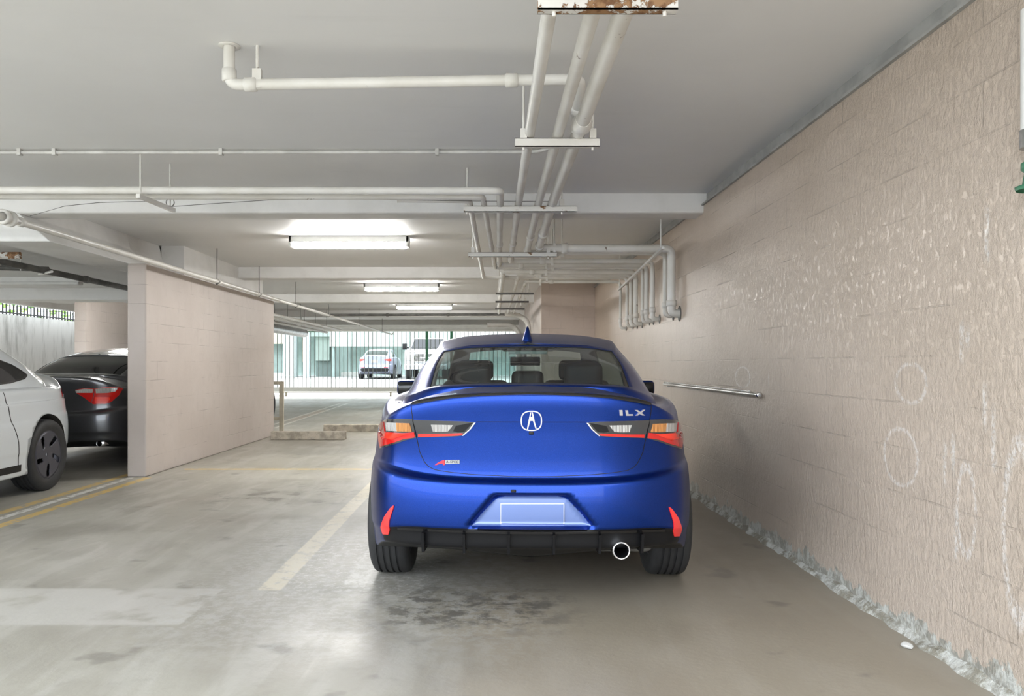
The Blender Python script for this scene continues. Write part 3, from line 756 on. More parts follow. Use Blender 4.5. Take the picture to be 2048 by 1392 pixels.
class Car:
    def __init__(s, name, label, cat, loc, rz, group=None):
        s.r = empty(name, loc, rz); tag(s.r, label, cat, group)
        s.Mw = Matrix.Translation(loc) @ Matrix.Rotation(rz, 4, 'Z'); s.Mi = s.Mw.inverted()
        s.o = s.Mi @ Vector((0, 0, CH))
    def camray(s, px, py):
        d = (s.Mi.to_3x3() @ Vector(((px-CX)/FPX, 1, (CY-py)/FPX))).normalized(); return s.cast.ray(s.o, d)
    def rear(s, x, z): return s.cast.ray(Vector((x, -1, z)), Vector((0, 1, 0)))
    def side(s, y, z, sd=1): return s.cast.ray(Vector((sd*1.6, y, z)), Vector((-sd, 0, 0)))
    def patch(s, name, poly, mat, mode='cam', off=.004, th=None, sp=4, dens=3, mirror=False, only=None, parent=None, bulge=0.0, sd=1):
        """a thin solid piece that follows the body under an outline"""
        V2, F2, bd = fill(poly, sp, dens)
        hit = []
        for q in V2:
            if mode == 'cam': hit.append(s.camray(q[0], q[1]))
            elif mode == 'rear': hit.append(s.rear(q[0], q[1]))
            else: hit.append(s.side(q[0], q[1], sd))
        th = off+.004 if th is None else th
        outs = []
        for m_ in ([1, -1] if mirror else [1]):
            top = [(l+n_*off) for l, n_ in hit]; bot = [(l+n_*(off-th)) for l, n_ in hit]
            nn = [n_.copy() for l, n_ in hit]
            if m_ < 0:
                for L_ in (top, bot, nn):
                    for v in L_: v.x = -v.x
            k = len(top)
            f0 = F2[0]; a, b_, c = (top[i] for i in f0)
            flip = (b_-a).cross(c-a).dot(nn[f0[0]]) < 0
            fs = [tuple(f[::-1]) if flip else tuple(f) for f in F2]
            side = []
            for (i, j) in bd:
                q = (j, i, i+k, j+k); side.append(q[::-1] if flip else q)
            vs = top+bot
            me = bpy.data.meshes.new(name)
            # edge strip uses its own vertices so the top keeps clean normals
            n0 = len(vs); vs2 = vs+[v for q in side for v in (vs[q[0]], vs[q[1]], vs[q[2]], vs[q[3]])]
            sf = [tuple(n0+4*i+j for j in range(4)) for i in range(len(side))]
            bf = [tuple(x+k for x in f[::-1]) for f in fs]
            me.from_pydata([tuple(v) for v in vs2], [], fs+bf+sf)
            me.polygons.foreach_set('use_smooth', [True]*len(fs)+[False]*(len(bf)+len(sf)))
            me.materials.append(M[mat] if isinstance(mat, str) else mat)
            vn = [tuple(n_) for n_ in nn]+[tuple(-n_) for n_ in nn]
            for q in side:
                a, b_, c = vs[q[0]], vs[q[1]], vs[q[2]]
                n_ = (b_-a).cross(c-a); n_ = tuple(n_.normalized()) if n_.length > 1e-12 else (0, 0, 1)
                vn += [n_]*4
            me.normals_split_custom_set_from_vertices(vn)
            o = bpy.data.objects.new(name, me); p_ = parent
            if isinstance(parent, (list, tuple)): p_ = parent[0 if m_ > 0 else 1]
            link(o, p_ if p_ is not None else s.r); outs.append(o)
        return outs if mirror else outs[0]
    def ribbon(s, name, pts, w, mat, mode='cam', off=.002, mirror=False, parent=None):
        """narrow strip along a polyline on the surface"""
        L = []; R_ = []
        P = [Vector(p) for p in pts]
        for i, p in enumerate(P):
            d = (P[min(i+1, len(P)-1)]-P[max(i-1, 0)]).normalized(); n_ = Vector((-d.y, d.x))*w/2
            L.append(p+n_); R_.append(p-n_)
        return s.patch(name, [tuple(q) for q in L+R_[::-1]], mat, mode, off, None, max(w, 2) if mode == 'cam' else .02, 4 if mode == 'cam' else .02, mirror, None, parent)

BASE = dict(
 bx=[0, .25, .45, .60, .70, .760, .806, .866, .896, .90, .90, .895, .86, .76, .5, 0],
 by=[0, .006, .03, .08, .155, .27, .43, .75, 1.2, 2.0, 2.9, 3.5, 4.0, 4.33, 4.52, 4.6],
 B=[.335, .335, .335, .335, .33, .31, .26, .22, .20, .20, .20, .20, .20, .2, .2, .2],
 S=[.43, .43, .43, .43, .43, .43, .42, .40, .38, .36, .36, .36, .36, .36, .36, .36],
 H=[.640, .642, .650, .665, .68, .69, .69, .68, .67, .65, .64, .64, .62, .6, .58, .57],
 T=[1.050, 1.045, 1.025, .988, .950, .935, .945, .975, .99, 1.0, .98, .93, .84, .76, .70, .68],
 sy=[.35, .36, .38, .42, .50, .60, .75, 1.0, 1.4, 2.0, 2.8, 3.3, 3.7, 3.9, 4.1, 4.15],
 szk=[(.3, 1.072), (.5, 1.082), (1.0, 1.0), (1.4, .96), (3.4, .96), (3.9, .92), (4.2, .84)],
 dk=([0, .3, .5, 1.0, 1.6], [1.058, 1.068, 1.074, 1.02, .97]),
 shelf=.048, face=(.052, .045, .038, .028), bulge=.0,
 gb=[(0, .50, 1.072), (.25, .505, 1.070), (.42, .52, 1.064), (.53, .57, 1.05), (.62, .66, 1.02), (.70, .85, .99), (.745, 1.3, .975), (.762, 2.0, .975), (.752, 2.7, .96), (.72, 3.2, .945), (.66, 3.5, .93), (.4, 3.7, .945), (0, 3.8, .955)],
 gt=[(0, 1.20, 1.305), (.25, 1.205, 1.300), (.42, 1.225, 1.288), (.505, 1.27, 1.275), (.535, 1.34, 1.278), (.558, 1.5, 1.295), (.575, 1.75, 1.33), (.59, 2.1, 1.352), (.59, 2.5, 1.348), (.575, 2.8, 1.325), (.545, 2.95, 1.305), (.35, 3.0, 1.325), (0, 3.02, 1.335)],
 roof=[(1.2, 1.305), (1.35, 1.338), (1.6, 1.375), (1.9, 1.399), (2.2, 1.409), (2.5, 1.402), (2.8, 1.372), (3.02, 1.335)],
 wheel=(.95, 3.62, .325, .215, .870), fine=1.0)
def car_shells(P, res=1.0):
    bx, by = np.array(P['bx']), np.array(P['by']); n = len(bx)
    B, S, H, T = (np.array(P[k]) for k in 'BSHT')
    rowy = np.exp(-np.maximum(by-.12, 0)/.16); rowy[by > 1] = 0    # how much a station belongs to the rear face
    t = np.stack([bx, by], 1); d = np.gradient(t, axis=0); d[0] = (1, 0); d[-1] = (-1, 0)
    nn = np.stack([d[:, 1], -d[:, 0]], 1); nn /= np.linalg.norm(nn, axis=1)[:, None]
    def row(z, rin, sin):
        ins = rowy*rin+(1-rowy)*sin
        p = t-nn*ins[:, None]; p[0, 0] = p[-1, 0] = 0
        return np.stack([p[:, 0], p[:, 1], z if hasattr(z, '__len__') else np.full(n, z)], 1)
    f = P['face']; sh = P['shelf']
    spine = np.stack([np.zeros(n), np.array(P['sy']), np.interp(P['sy'], [q[0] for q in P['szk']], [q[1] for q in P['szk']])], 1)
    R = []
    u0 = row(B-.01, .10, .10); und = np.stack([np.zeros(n), np.clip(by, .3, P['by'][-1]-.3), np.full(n, .235)], 1)
    R.append(und); R.append(u0)
    R.append(row(B, .035, .03)); R.append(row(S-.012, .010, .008)); R.append(row(S, .0, .004))
    R.append(row((S+H)/2, -.006, .0)); R.append(row(H-.02, .0, .011)); R.append(row(H, .010, .018))
    Z = H+.014; R.append(row(Z, sh, .021)); R.append(row(H+.08, f[0], .030)); R.append(row(H+(T-H)*.55, f[1], .040))
    R.append(row(T-.12, f[2], .050)); R.append(row(T-.03, f[3], .068)); R.append(row(T, f[3]+.006, .088)); R.append(row(T+.008, f[3]+.03, .115))
    e = R[-1]
    def deckz(q):
        return np.interp(q[:, 1], P['dk'][0], P['dk'][1])-P.get('crown', .10)*(np.abs(q[:, 0])/.7)**2.5
    wd = np.clip((1.6-by)/.8, 0, 1)
    for k, wk in ((.08, .5), (.30, .95), (.65, 1.0)):
        q = e*(1-k)+spine*k; q[:, 2] = q[:, 2]*(1-wd*wk)+deckz(q)*wd*wk; R.append(q)
    spine[:, 2] = spine[:, 2]*(1-wd)+deckz(spine)*wd
    R.append(spine)
    fine = .014/res
    lo = Shell(*surf(R, [(.016 if by[i] < .5 else .05)/res for i in range(n-1)], fine))
    gb, gt = np.array(P['gb'], float), np.array(P['gt'], float)
    c = np.array([[0, 2.1]]); out = np.zeros_like(gb); 
    dd = gb[:, :2]-np.array([0, 2.2]); 
    out[:, 0] = np.where(gb[:, 0] > 0, 1, 0)*np.clip(gb[:, 0]/.5, 0, 1)*np.clip(1-np.abs(gb[:, 1]-2)/3, 0, 1)
    rz = np.stack([np.zeros(len(gt)), gt[:, 1], np.interp(gt[:, 1], [q[0] for q in P['roof']], [q[1] for q in P['roof']])], 1)
    rz[:, 1] = np.clip(gt[:, 1]*1.0, gt[0, 1]+.0, gt[-1, 1])
    low = gb.copy(); kk = np.clip((np.arange(len(gb))-1.5)/2, 0, 1)*(gb[:, 1] < 3.3); low[:, 2] -= .03+.09*kk; low[:, 0] *= 1+.05*kk; low[:, 1] -= .03*kk*(gb[:, 1] < .8)
    L = lambda k: gb*(1-k)+gt*k
    g = [low, gb, L(.055), L(.5)+out*.018+np.array([0, 0, .012]), L(.945)+out*.004, gt, gt*.93+rz*.07+np.array([0, 0, .006]), gt*.6+rz*.4+np.array([0, 0, .006]), rz]
    # roof crown: rows rise to the spine height smoothly
    g[7][:, 2] = gt[:, 2]*.28+rz[:, 2]*.72
    g[6][:, 2] = gt[:, 2]*.86+rz[:, 2]*.14+.003
    up = Shell(*surf(g, .03/res, .022/res))
    return lo, up
def make_boolean(o, cutters):
    COL.objects.link(o)
    for c in cutters:
        COL.objects.link(c); m_ = o.modifiers.new('cut', 'BOOLEAN'); m_.object = c; m_.operation = 'DIFFERENCE'; m_.solver = 'EXACT'
    dg = bpy.context.evaluated_depsgraph_get(); dg.update()
    me = bpy.data.meshes.new_from_object(o.evaluated_get(dg), depsgraph=dg)
    for c in cutters: bpy.data.objects.remove(c)
    bpy.data.objects.remove(o); return me
def wheel(parent, c, sd, R, W, rim='rim_grey', style='spoke', tread=True):
    """tyre with grooves, rim as its child; c = centre of the outer face"""
    x0, x1 = (-W, 0)
    k = W
    prof = [(-.9*k, R*.66), (-1.0*k, R*.78), (-1.0*k, R*.90), (-.95*k, R*.965), (-.88*k, R*.992)]
    for g in (.72, .56, .40, .24):
        prof += [(-(g+.03)*k, R), (-(g+.022)*k, R-.009), (-(g-.022)*k, R-.009), (-(g-.03)*k, R)]
    prof += [(-.12*k, R*.992), (-.05*k, R*.965), (0, R*.90), (0, R*.78), (-.08*k, R*.66)]
    b = MB(); b.lathe([(sd*h, r) for h, r in prof], (0, 0, 0), 'x', 72, closed=True, smooth=False)
    ty = b.build('tyre', 'rubber', parent); ty.location = c
    me = ty.data; me.polygons.foreach_set('use_smooth', [True]*len(me.polygons)); me.set_sharp_from_angle(angle=.6)
    b = MB(); b.lathe([(sd*-.1*k, R*.67), (sd*-.9*k, R*.67)], (0, 0, 0), 'x', 48); b.lathe([(sd*-.02, R*.69), (sd*.0-sd*.012, R*.66), (sd*-.03, R*.64)], (0, 0, 0), 'x', 48)
    b.cur = 1; b.lathe([(sd*-.09, R*.66), (sd*-.09, .0)], (0, 0, 0), 'x', 48); b.cur = 0
    n = 5
    # face with swept openings
    vs = []; fs = []; NR, NA = 12, 100
    for i in range(NR+1):
        r_ = R*.655*(i/NR)
        for j in range(NA):
            a = 2*PI*j/NA; h = -.018-.02*(1-i/NR)**1.2
            vs.append((sd*h, r_*math.cos(a), r_*math.sin(a)))
    cut = lambda i, j: False
    def cut(i, j):
        r_ = (i+.5)/NR; a = (2*PI*(j+.5)/NA-(.45*r_ if style == 'aero' else 0)) % (2*PI/n)*n/(2*PI)
        if style == 'aero': return .42 < r_ < .93 and abs(a-.5) < .10+.12*(.93-r_)
        return .26 < r_ < .93 and abs(a-.5) > .16 and abs(a-.5) < .44
    for i in range(NR):
        for j in range(NA):
            if not cut(i, j):
                a = i*NA+j; c_ = i*NA+(j+1) % NA; fs.append((a, c_, c_+NA, a+NA))
    b.add(vs, fs, True); b.lathe([(sd*-.045, .0), (sd*-.03, .0), (sd*-.03, .03), (sd*-.05, .035)], (0, 0, 0), 'x', 20)
    o = b.build('rim', [rim, 'black'], ty)
    s_ = o.modifiers.new('thick', 'SOLIDIFY'); s_.thickness = .006
    return ty
def build_body(car, P, paint, res=1.0, part=None, cavity=True, glass='tint_glass', res_ok=True, frit='black'):
    lo, up = car_shells(P, res)
    if P.get('recess'):
        for i, p in enumerate(lo.P):
            d = P['recess'](p)
            if d: lo.P[i][1] += d
        lo.normals()
    car.lo, car.up = lo, up
    car.cast = Caster([lo, up])
    F = list(range(len(lo.F)))
    # ---- lower body with wheel wells (and cabin) cut out
    o = lo.mesh('body_raw', F, [paint, 'black']); 
    yr, yf, R, Wd, xo = P['wheel']
    cuts = []
    for yy in (yr, yf):
        for sd in (-1, 1):
            b = MB(); b.lathe([(0, 0), (0, R+.045), (-sd*.32, R+.045), (-sd*.32, 0)], (sd*1.0, yy, R+.005), 'x', 44); me = bpy.data.meshes.new('cut'); me.from_pydata(b.v, [], b.f)
            bm = bmesh.new(); bm.from_mesh(me); bmesh.ops.remove_doubles(bm, verts=bm.verts, dist=1e-5); bmesh.ops.recalc_face_normals(bm, faces=bm.faces); bm.to_mesh(me); bm.free()
            cuts.append(bpy.data.objects.new('cut', me))
    if cavity:
        b = MB(); b.box(-.66, .66, .66, 3.4, .5, 1.3); me = bpy.data.meshes.new('cut'); me.from_pydata(b.v, [], b.f)
        bm = bmesh.new(); bm.from_mesh(me); bmesh.ops.recalc_face_normals(bm, faces=bm.faces); bm.to_mesh(me); bm.free(); cuts.append(bpy.data.objects.new('cut', me))
    me = make_boolean(o, cuts)
    # classify the result by nearest source face
    from mathutils.kdtree import KDTree
    kd = KDTree(len(lo.F))
    for i, f in enumerate(lo.F): kd.insert(Vector(np.mean([lo.P[k] for k in f], axis=0)), i)
    kd.balance()
    me.set_sharp_from_angle(angle=.7)
    cn = [tuple(c.vector) for c in me.corner_normals]
    groups = {}
    for pl in me.polygons:
        c = pl.center; co, i, dist = kd.find(c)
        y_, z_ = c.y, c.z
        inner = False
        for yy in (yr, yf):
            if abs(c.x) > .66 and math.hypot(y_-yy, z_-R-.005) < R+.0455 and dist > 1e-4: inner = True
            if abs(abs(c.x)-.68) < .003 and dist > .01: inner = True
        if cavity and abs(c.x) < .665 and .655 < y_ < 3.405 and z_ > .495 and (dist > .03 or abs(pl.normal.z) < .05): inner = True
        g = 'body'
        if part and not inner: g = part(lo.tag[i], c) or 'body'
        groups.setdefault(g, []).append((pl.index, 1 if inner else 0))
    res_o = {}
    for g, L in groups.items():
        use = {}; fs = []; nr = []; mi = []
        for pi, m_ in L:
            pl = me.polygons[pi]; f = []
            for li in pl.loop_indices:
                vi = me.loops[li].vertex_index
                f.append(use.setdefault(vi, len(use))); nr.append(cn[li])
            fs.append(f); mi.append(m_)
        m2 = bpy.data.meshes.new(g); m2.from_pydata([tuple(me.vertices[k].co) for k in use], [], fs)
        for q in (part.mats.get(g, (paint,)) if part else (paint,)): m2.materials.append(M[q])
        if len(m2.materials) < 2: m2.materials.append(M['black'])
        m2.polygons.foreach_set('material_index', mi); m2.polygons.foreach_set('use_smooth', [True]*len(fs))
        if len(nr) == len(m2.loops): m2.normals_split_custom_set(nr)
        res_o[g] = link(bpy.data.objects.new(g, m2), car.r)
    # ---- greenhouse
    gu = P.get('glass_u', ((0, 3.0, 'rear_window'), (5.6, 7.0, 'side_window'), (7.2, 9.6, 'side_window'), (10.5, 12, 'windshield')))
    roof_f = []; gl = {}
    for i, (v, u, sd) in enumerate(up.tag):
        hit = None
        if 2.0 < v < 4.0:
            for k, (a, c, nm) in enumerate(gu):
                if a < u < c: hit = (nm, k, sd if nm == 'side_window' else 0)
        if hit: gl.setdefault(hit, []).append(i)
        else: roof_f.append(i)
    o = up.mesh('roof_and_pillars', roof_f, [paint]); link(o, car.r)
    s_ = o.modifiers.new('thick', 'SOLIDIFY'); s_.thickness = .012; s_.offset = -1
    for (nm, k, sd), L in gl.items():
        o = up.mesh(nm, L, [glass], off=-.003); link(o, car.r)
        if glass != 'tint_glass' and glass != 'clear_glass': continue
    return res_o
def paintmat(name, col, metal=.5, rough=.28, flake=0, coat=1.0):
    t = NT(name)
    t.set(Base_Color=col, Metallic=metal, Roughness=rough)
    t.b.inputs['Coat Weight'].default_value = coat; t.b.inputs['Coat Roughness'].default_value = .03
    if flake:
        n = t.noise(900, 2); t.set(Base_Color=t.mix(t.step(n, .4, .7), col, tuple(min(1, q*1.5+.01) for q in col)))
    M[name] = t.m; return name
def lensmat(name, col, rough=.12, metal=0.0, stripes=0):
    t = NT(name); t.set(Base_Color=col, Roughness=rough, Metallic=metal); t.b.inputs['Coat Weight'].default_value = .8; t.b.inputs['Coat Roughness'].default_value = .03
    if stripes:
        x, y, z = t.xyz(); w = t.ma('SINE', t.ma('MULTIPLY', x, stripes))
        t.set(Base_Color=t.mix(t.step(w, -.3, .6), tuple(q*.55 for q in col), col), Normal=t.bump(w, .5, .004))
    M[name] = t.m; return name
paintmat('blue_paint', (.0003, .026, .205), .9, .32, 1, .3)
paintmat('white_paint', (.70, .74, .76), 0, .3)
paintmat('grey_paint', (.06, .062, .068), .6, .3, 1)
paintmat('silver_paint', (.30, .33, .43), .3, .3)
paintmat('plate_area', (.13, .20, .45), .3, .35)
lensmat('lens_red', (.60, .008, .006)); lensmat('lens_red_bright', (.92, .035, .012)); lensmat('reflector_red', (.95, .03, .03), .3)
lensmat('lens_amber', (.85, .36, .10), .15, .2, 900); lensmat('lens_clear', (.78, .76, .74), .12, .5, 900); lensmat('lens_dark', (.035, .035, .037), .1)
M['rim_grey'] = simple('rim_grey', (.10, .10, .12), .35, .5, var=0)
M['rim_silver'] = simple('rim_silver', (.5, .5, .52), .3, .8, var=0)
M['tint_glass'] = glassmat('tint_glass', (.45, .53, .51)); M['clear_glass'] = glassmat('clear_glass', (.85, .93, .92))
M['dark_glass'] = simple('dark_window_glass', (.008, .009, .010), .05, var=0, spec=.6)
M['seat'] = simple('dark_maroon_leather', (.05, .032, .032), .5, var=0)
M['cabin'] = simple('cabin_trim', (.018, .02, .02), .7, var=0)
M['badge_red'] = simple('badge_red', (.7, .02, .04), .3, var=0)
M['stoplamp'] = simple('clear_stop_lamp', (.42, .52, .50), .3, var=0)
# ------------------------------------------------------------------ blue sedan (subject)
def crop(ox, oy, k): return lambda *p: [(ox+x*k, oy+y*k) for x, y in p]
C1, C2, C3, C4 = crop(720, 640, .18682), crop(1050, 640, .18682), crop(720, 880, .20833), crop(1050, 880, .20833)
P = dict(BASE)
P['S'] = [.43, .43, .43, .425, .405, .39, .38, .38, .38, .36, .36, .36, .36, .36, .36, .36]
def sm(a, b_, x): t_ = min(1, max(0, (x-a)/(b_-a))); return t_*t_*(3-2*t_)
def recess(p):
    x, y, z = abs(p[0]), p[1], p[2]
    if y > .12 or z < .42 or z > .61: return 0
    hw = .298-(z-.435)*.83
    return .032*sm(0, .014, hw-x)*sm(0, .016, z-.430)*sm(0, .012, .590-z)
P['recess'] = recess
def part(tag_, c):
    v, u, sd = tag_
    if v < 2: return 'underbody'
    if v < 4 and u < 4.4: return 'diffuser'
    if v < 8 and u < 6.4: return 'rear_bumper'
    if u < 5 and v > 8 and c.y < .56:
        hw = .578-.09*sm(1.0, .72, c.z)-.20*sm(.735, .695, c.z)
        if abs(c.x) < hw: return 'trunk_lid'
    return 'body'
part.mats = {'underbody': ('black', 'black'), 'diffuser': ('black', 'black'), 'rear_bumper': ('blue_paint', 'black'), 'trunk_lid': ('blue_paint', 'black'), 'body': ('blue_paint', 'black')}
car = Car('sedan', 'metallic blue four-door sedan parked close to the right wall, seen from behind', 'car', (.176, 3.74, 0), -math.radians(1.75))
bd = build_body(car, P, 'blue_paint', 1.0, part, True, 'tint_glass')
for o in [q for q in SC.objects if q.parent == car.r]:
    if o.name.startswith('roof_and_pillars'): o.data.materials.append(M['cabin']); o.modifiers[0].material_offset = 1; o.modifiers[0].material_offset_rim = 1
    if o.name.startswith('windshield'): o.data.materials[0] = M['clear_glass']
# black border printed round the rear glass
fr = []
for i, (v, u, sd) in enumerate(car.up.tag):
    if 2.0 < v < 4.0 and u < 3.0 and (v > 3.90 or u > 2.72 or v < 2.07): fr.append(i)
link(car.up.mesh('window_border', fr, ['gloss_black'], off=-.0045), car.r)
lid = bd.get('trunk_lid', car.r); bump_ = bd.get('rear_bumper', car.r)
# tail lamps: outer half on the body, inner half on the lid, both mirrored
outer = car.patch('tail_lamp', C1((205, 1280), (203, 1190), (225, 1100), (262, 1075), (300, 1062), (430, 1055), (566, 1060), (575, 1120), (592, 1195), (606, 1258), (560, 1270), (480, 1290), (370, 1330), (222, 1374)), 'lens_dark', off=.006, mirror=True)
car.patch('red_lens', C1((212, 1275), (210, 1192), (230, 1106), (266, 1088), (280, 1190), (330, 1200), (460, 1206), (585, 1196), (597, 1252), (480, 1270), (370, 1312), (228, 1358)), 'lens_red', off=.010, mirror=True, parent=outer, sp=3, dens=2)
car.patch('bright_segment', C1((272, 1262), (276, 1205), (410, 1206), (520, 1208), (430, 1238), (340, 1262)), 'lens_red_bright', off=.0125, mirror=True, parent=outer, sp=3, dens=2)
car.patch('amber_lens', C1((400, 1098), (538, 1102), (562, 1188), (410, 1187)), 'lens_amber', off=.0105, mirror=True, parent=outer, sp=3, dens=2)
car.patch('clear_lens', C1((288, 1096), (399, 1098), (409, 1187), (300, 1184)), 'lens_clear', off=.0105, mirror=True, parent=outer, sp=3, dens=2)
inner = car.patch('lid_lamp', C1((572, 1066), (700, 1070), (900, 1076), (1100, 1082), (1240, 1095), (1185, 1165), (1098, 1238), (1000, 1246), (800, 1252), (622, 1256), (606, 1190), (585, 1110)), 'lens_dark', off=.007, mirror=True)
car.patch('red_strip', C1((630, 1214), (760, 1216), (900, 1214), (1080, 1208), (1110, 1212), (1090, 1232), (1000, 1238), (800, 1246), (632, 1250)), 'lens_red', off=.010, mirror=True, parent=inner, sp=3, dens=2)
car.patch('reverse_lens', C1((765, 1116), (880, 1118), (1000, 1122), (975, 1155), (945, 1190), (860, 1193), (785, 1190)), 'lens_clear', off=.010, mirror=True, parent=inner, sp=3, dens=2)
car.patch('chrome_edge', C1((1222, 1096), (1240, 1095), (1185, 1168), (1108, 1236), (1096, 1234), (1170, 1168)), 'chrome', off=.0105, mirror=True, parent=inner, sp=3, dens=2)
car.patch('grey_panel', C1((1000, 1185), (1030, 1130), (1180, 1100), (1205, 1100), (1120, 1195), (1050, 1200)), M['black'], off=.0095, mirror=True, parent=inner, sp=3, dens=2)
# shut lines of the lid, lid crease
car.ribbon('shut_line', C1((548, 895), (553, 980), (566, 1062))+C1((606, 1258), (625, 1340))+C3((572, 110), (598, 170), (625, 218), (660, 256), (715, 284), (800, 300), (900, 314), (1050, 328), (1200, 338), (1440, 349), (1660, 352)), 1.3, 'black', off=.0012, mirror=True, parent=lid)
car.ribbon('shut_line', C1((1245, 1091), (1400, 1091), (1560, 1092), (1710, 1092)), 1.0, 'black', off=.0012, mirror=True, parent=lid)
# spoiler
sp_ = [(1063, 784.0, 788.8), (1019, 784.6, 789.6), (963, 786.2, 791.7), (907, 789.5, 795.8), (879, 792.8, 800), (851, 796.8, 804.4), (832, 801, 808), (823, 804.5, 809)]
secs = []
for (px, a, c) in sp_:
    x_ = (px-1063)/431.; Y_ = 3.775+.25*x_*x_; zt = CH+(CY-a)*Y_/FPX; zb = CH+(CY-c)*Y_/FPX
    y_ = car.rear(x_, zb-.02)[0].y
    secs.append([(x_, y_-.012, zb), (x_, y_-.014, (zb+zt)/2), (x_, y_-.006, zt), (x_, y_+.05, zt+.001), (x_, y_+.06, zb-.004), (x_, y_+.01, zb-.005)])
full = [[(-q[0], q[1], q[2]) for q in s_] for s_ in secs[:0:-1]]+secs
full = sorted(full, key=lambda s_: s_[0][0])
b = MB(); vs = [q for s_ in full for q in s_]; k = 6; fs = []
for i in range(len(full)-1):
    for j in range(k): a = i*k+j; c = i*k+(j+1) % k; fs.append((a, c, c+k, a+k))
fs += [tuple(range(k)), tuple(range(len(vs)-k, len(vs)))[::-1]]
b.add(vs, fs, True); o = b.build('spoiler', 'gloss_black', car.r, angle=.6)
m_ = o.modifiers.new('s', 'SUBSURF'); m_.levels = 0; m_.render_levels = 0
M['badge_grey'] = simple('badge_grey', (.36, .36, .37), .5, var=0)
M['truck_white'] = simple('truck_white_paint', (.42, .43, .43), .4, var=0)
# emblem, lettering, badge
def oval(cx, cy, rx, ry, e=2.6, n=40):
    return [(cx+rx*math.copysign(abs(math.cos(a))**(2/e), math.cos(a)), cy+ry*math.copysign(abs(math.sin(a))**(2/e), math.sin(a))) for a in (2*PI*k_/n for k_ in range(n))]
em = car.patch('emblem', oval(1062.7, 841.6, 23, 22.5), 'blue_paint', off=.006, sp=4, dens=2, parent=lid)
car.patch('emblem_ring', oval(1062.7, 841.0, 21.3, 20.3), 'chrome', off=.009, sp=4, dens=2, parent=em)
car.patch('emblem_face', oval(1062.7, 841.0, 19.0, 18.2), 'blue_paint', off=.0098, sp=4, dens=2, parent=em)
car.patch('emblem_mark', C1((1786, 1166), (1800, 1090), (1822, 982), (1834, 982), (1826, 1030), (1844, 1030), (1838, 982), (1850, 982), (1872, 1090), (1892, 1160), (1878, 1160), (1856, 1092), (1852, 1075), (1822, 1075), (1818, 1092), (1798, 1166)), 'chrome', off=.0125, sp=3, dens=1.5, parent=em)
b = MB(); lc, _ = car.camray(1062.5, 866); b.bevbox(lc.x-.011, lc.x+.011, lc.y-.012, lc.y+.02, lc.z-.007, lc.z+.008, .003); b.build('release_button', 'black', lid)
for nm, pl in (('letter_i', [(1006, 962), (1040, 962), (1044, 1021), (1012, 1021)]), ('letter_l', [(1070, 965), (1098, 965), (1104, 1006), (1152, 1006), (1156, 1022), (1080, 1023)]),
               ('letter_x', [(1172, 962), (1202, 962), (1229, 982), (1258, 960), (1282, 960), (1243, 992), (1280, 1020), (1250, 1020), (1225, 1004), (1202, 1022), (1178, 1022), (1213, 991)])):
    car.patch(nm, C2(*pl), 'silver', off=.006, sp=2.5, dens=1.2, parent=lid)
car.patch('badge_mark', C3((720, 241), (752, 215), (790, 196), (815, 190), (818, 238), (800, 240), (798, 224), (770, 226), (745, 236)), 'badge_red', off=.006, sp=2.5, dens=1.2, parent=lid)
bp = car.patch('badge_plate', C3((820, 192), (957, 190), (957, 226), (822, 229)), 'badge_grey', off=.006, sp=3, dens=1.5, parent=lid)
cu = bpy.data.curves.new('t', 'FONT'); cu.body = 'A-SPEC'; cu.size = .016; cu.extrude = .0005; cu.align_x = 'CENTER'; cu.align_y = 'CENTER'; cu.space_character = 1.2
tmp = bpy.data.objects.new('t', cu); COL.objects.link(tmp); dg = bpy.context.evaluated_depsgraph_get(); dg.update()
me = bpy.data.meshes.new_from_object(tmp.evaluated_get(dg), depsgraph=dg); bpy.data.objects.remove(tmp)
me.materials.clear(); me.materials.append(M['black'])
o = link(bpy.data.objects.new('badge_letters', me), bp); lc, nn_ = car.camray(*C3((889, 209))[0])
o.location = lc+nn_*.0068; o.rotation_euler = (-nn_).to_track_quat('-Z', 'Y').to_euler() if False else (PI/2, 0, math.atan2(nn_.x, -nn_.y))
# bumper pieces
car.patch('reflector', C3((330, 628), (318, 632), (296, 652), (262, 700), (238, 735), (214, 800), (204, 835), (214, 870), (226, 902), (276, 906), (288, 862), (280, 822), (284, 775), (300, 722), (318, 670)), 'reflector_red', off=.005, mirror=True, sp=3, dens=2)
sy_ = lambda pts: pts+[(2126-x_, y_) for x_, y_ in pts[::-1]]
car.patch('lit_recess_patch', sy_([(943, 1052), (962, 1028), (988, 1001), (997, 995), (1010, 992.5)]), 'plate_area', off=.004, sp=4, dens=3, parent=bump_)  # paler patch, light on the angled recess put into the colour
car.patch('licence_plate', [(1001, 1006), (1128, 1006), (1128, 1051), (1001, 1051)], 'silver', off=.012, sp=5, dens=4, parent=bump_)
car.patch('plate_face', [(1002.5, 1007.5), (1126.5, 1007.5), (1126.5, 1049.5), (1002.5, 1049.5)], 'plate_area', off=.0135, sp=5, dens=4, parent=bump_)
b = MB(); lc, _ = car.camray(1027, 981); b.bevbox(lc.x-.012, lc.x+.012, lc.y-.012, lc.y+.01, lc.z-.008, lc.z+.004, .003); b.build('plate_lamp', 'black', bump_)
car.ribbon('lower_edge_trim', [(796, 1056), (900, 1061), (1000, 1064), (1063, 1065)], 5, 'gloss_black', off=.006, mirror=True, parent=bump_)
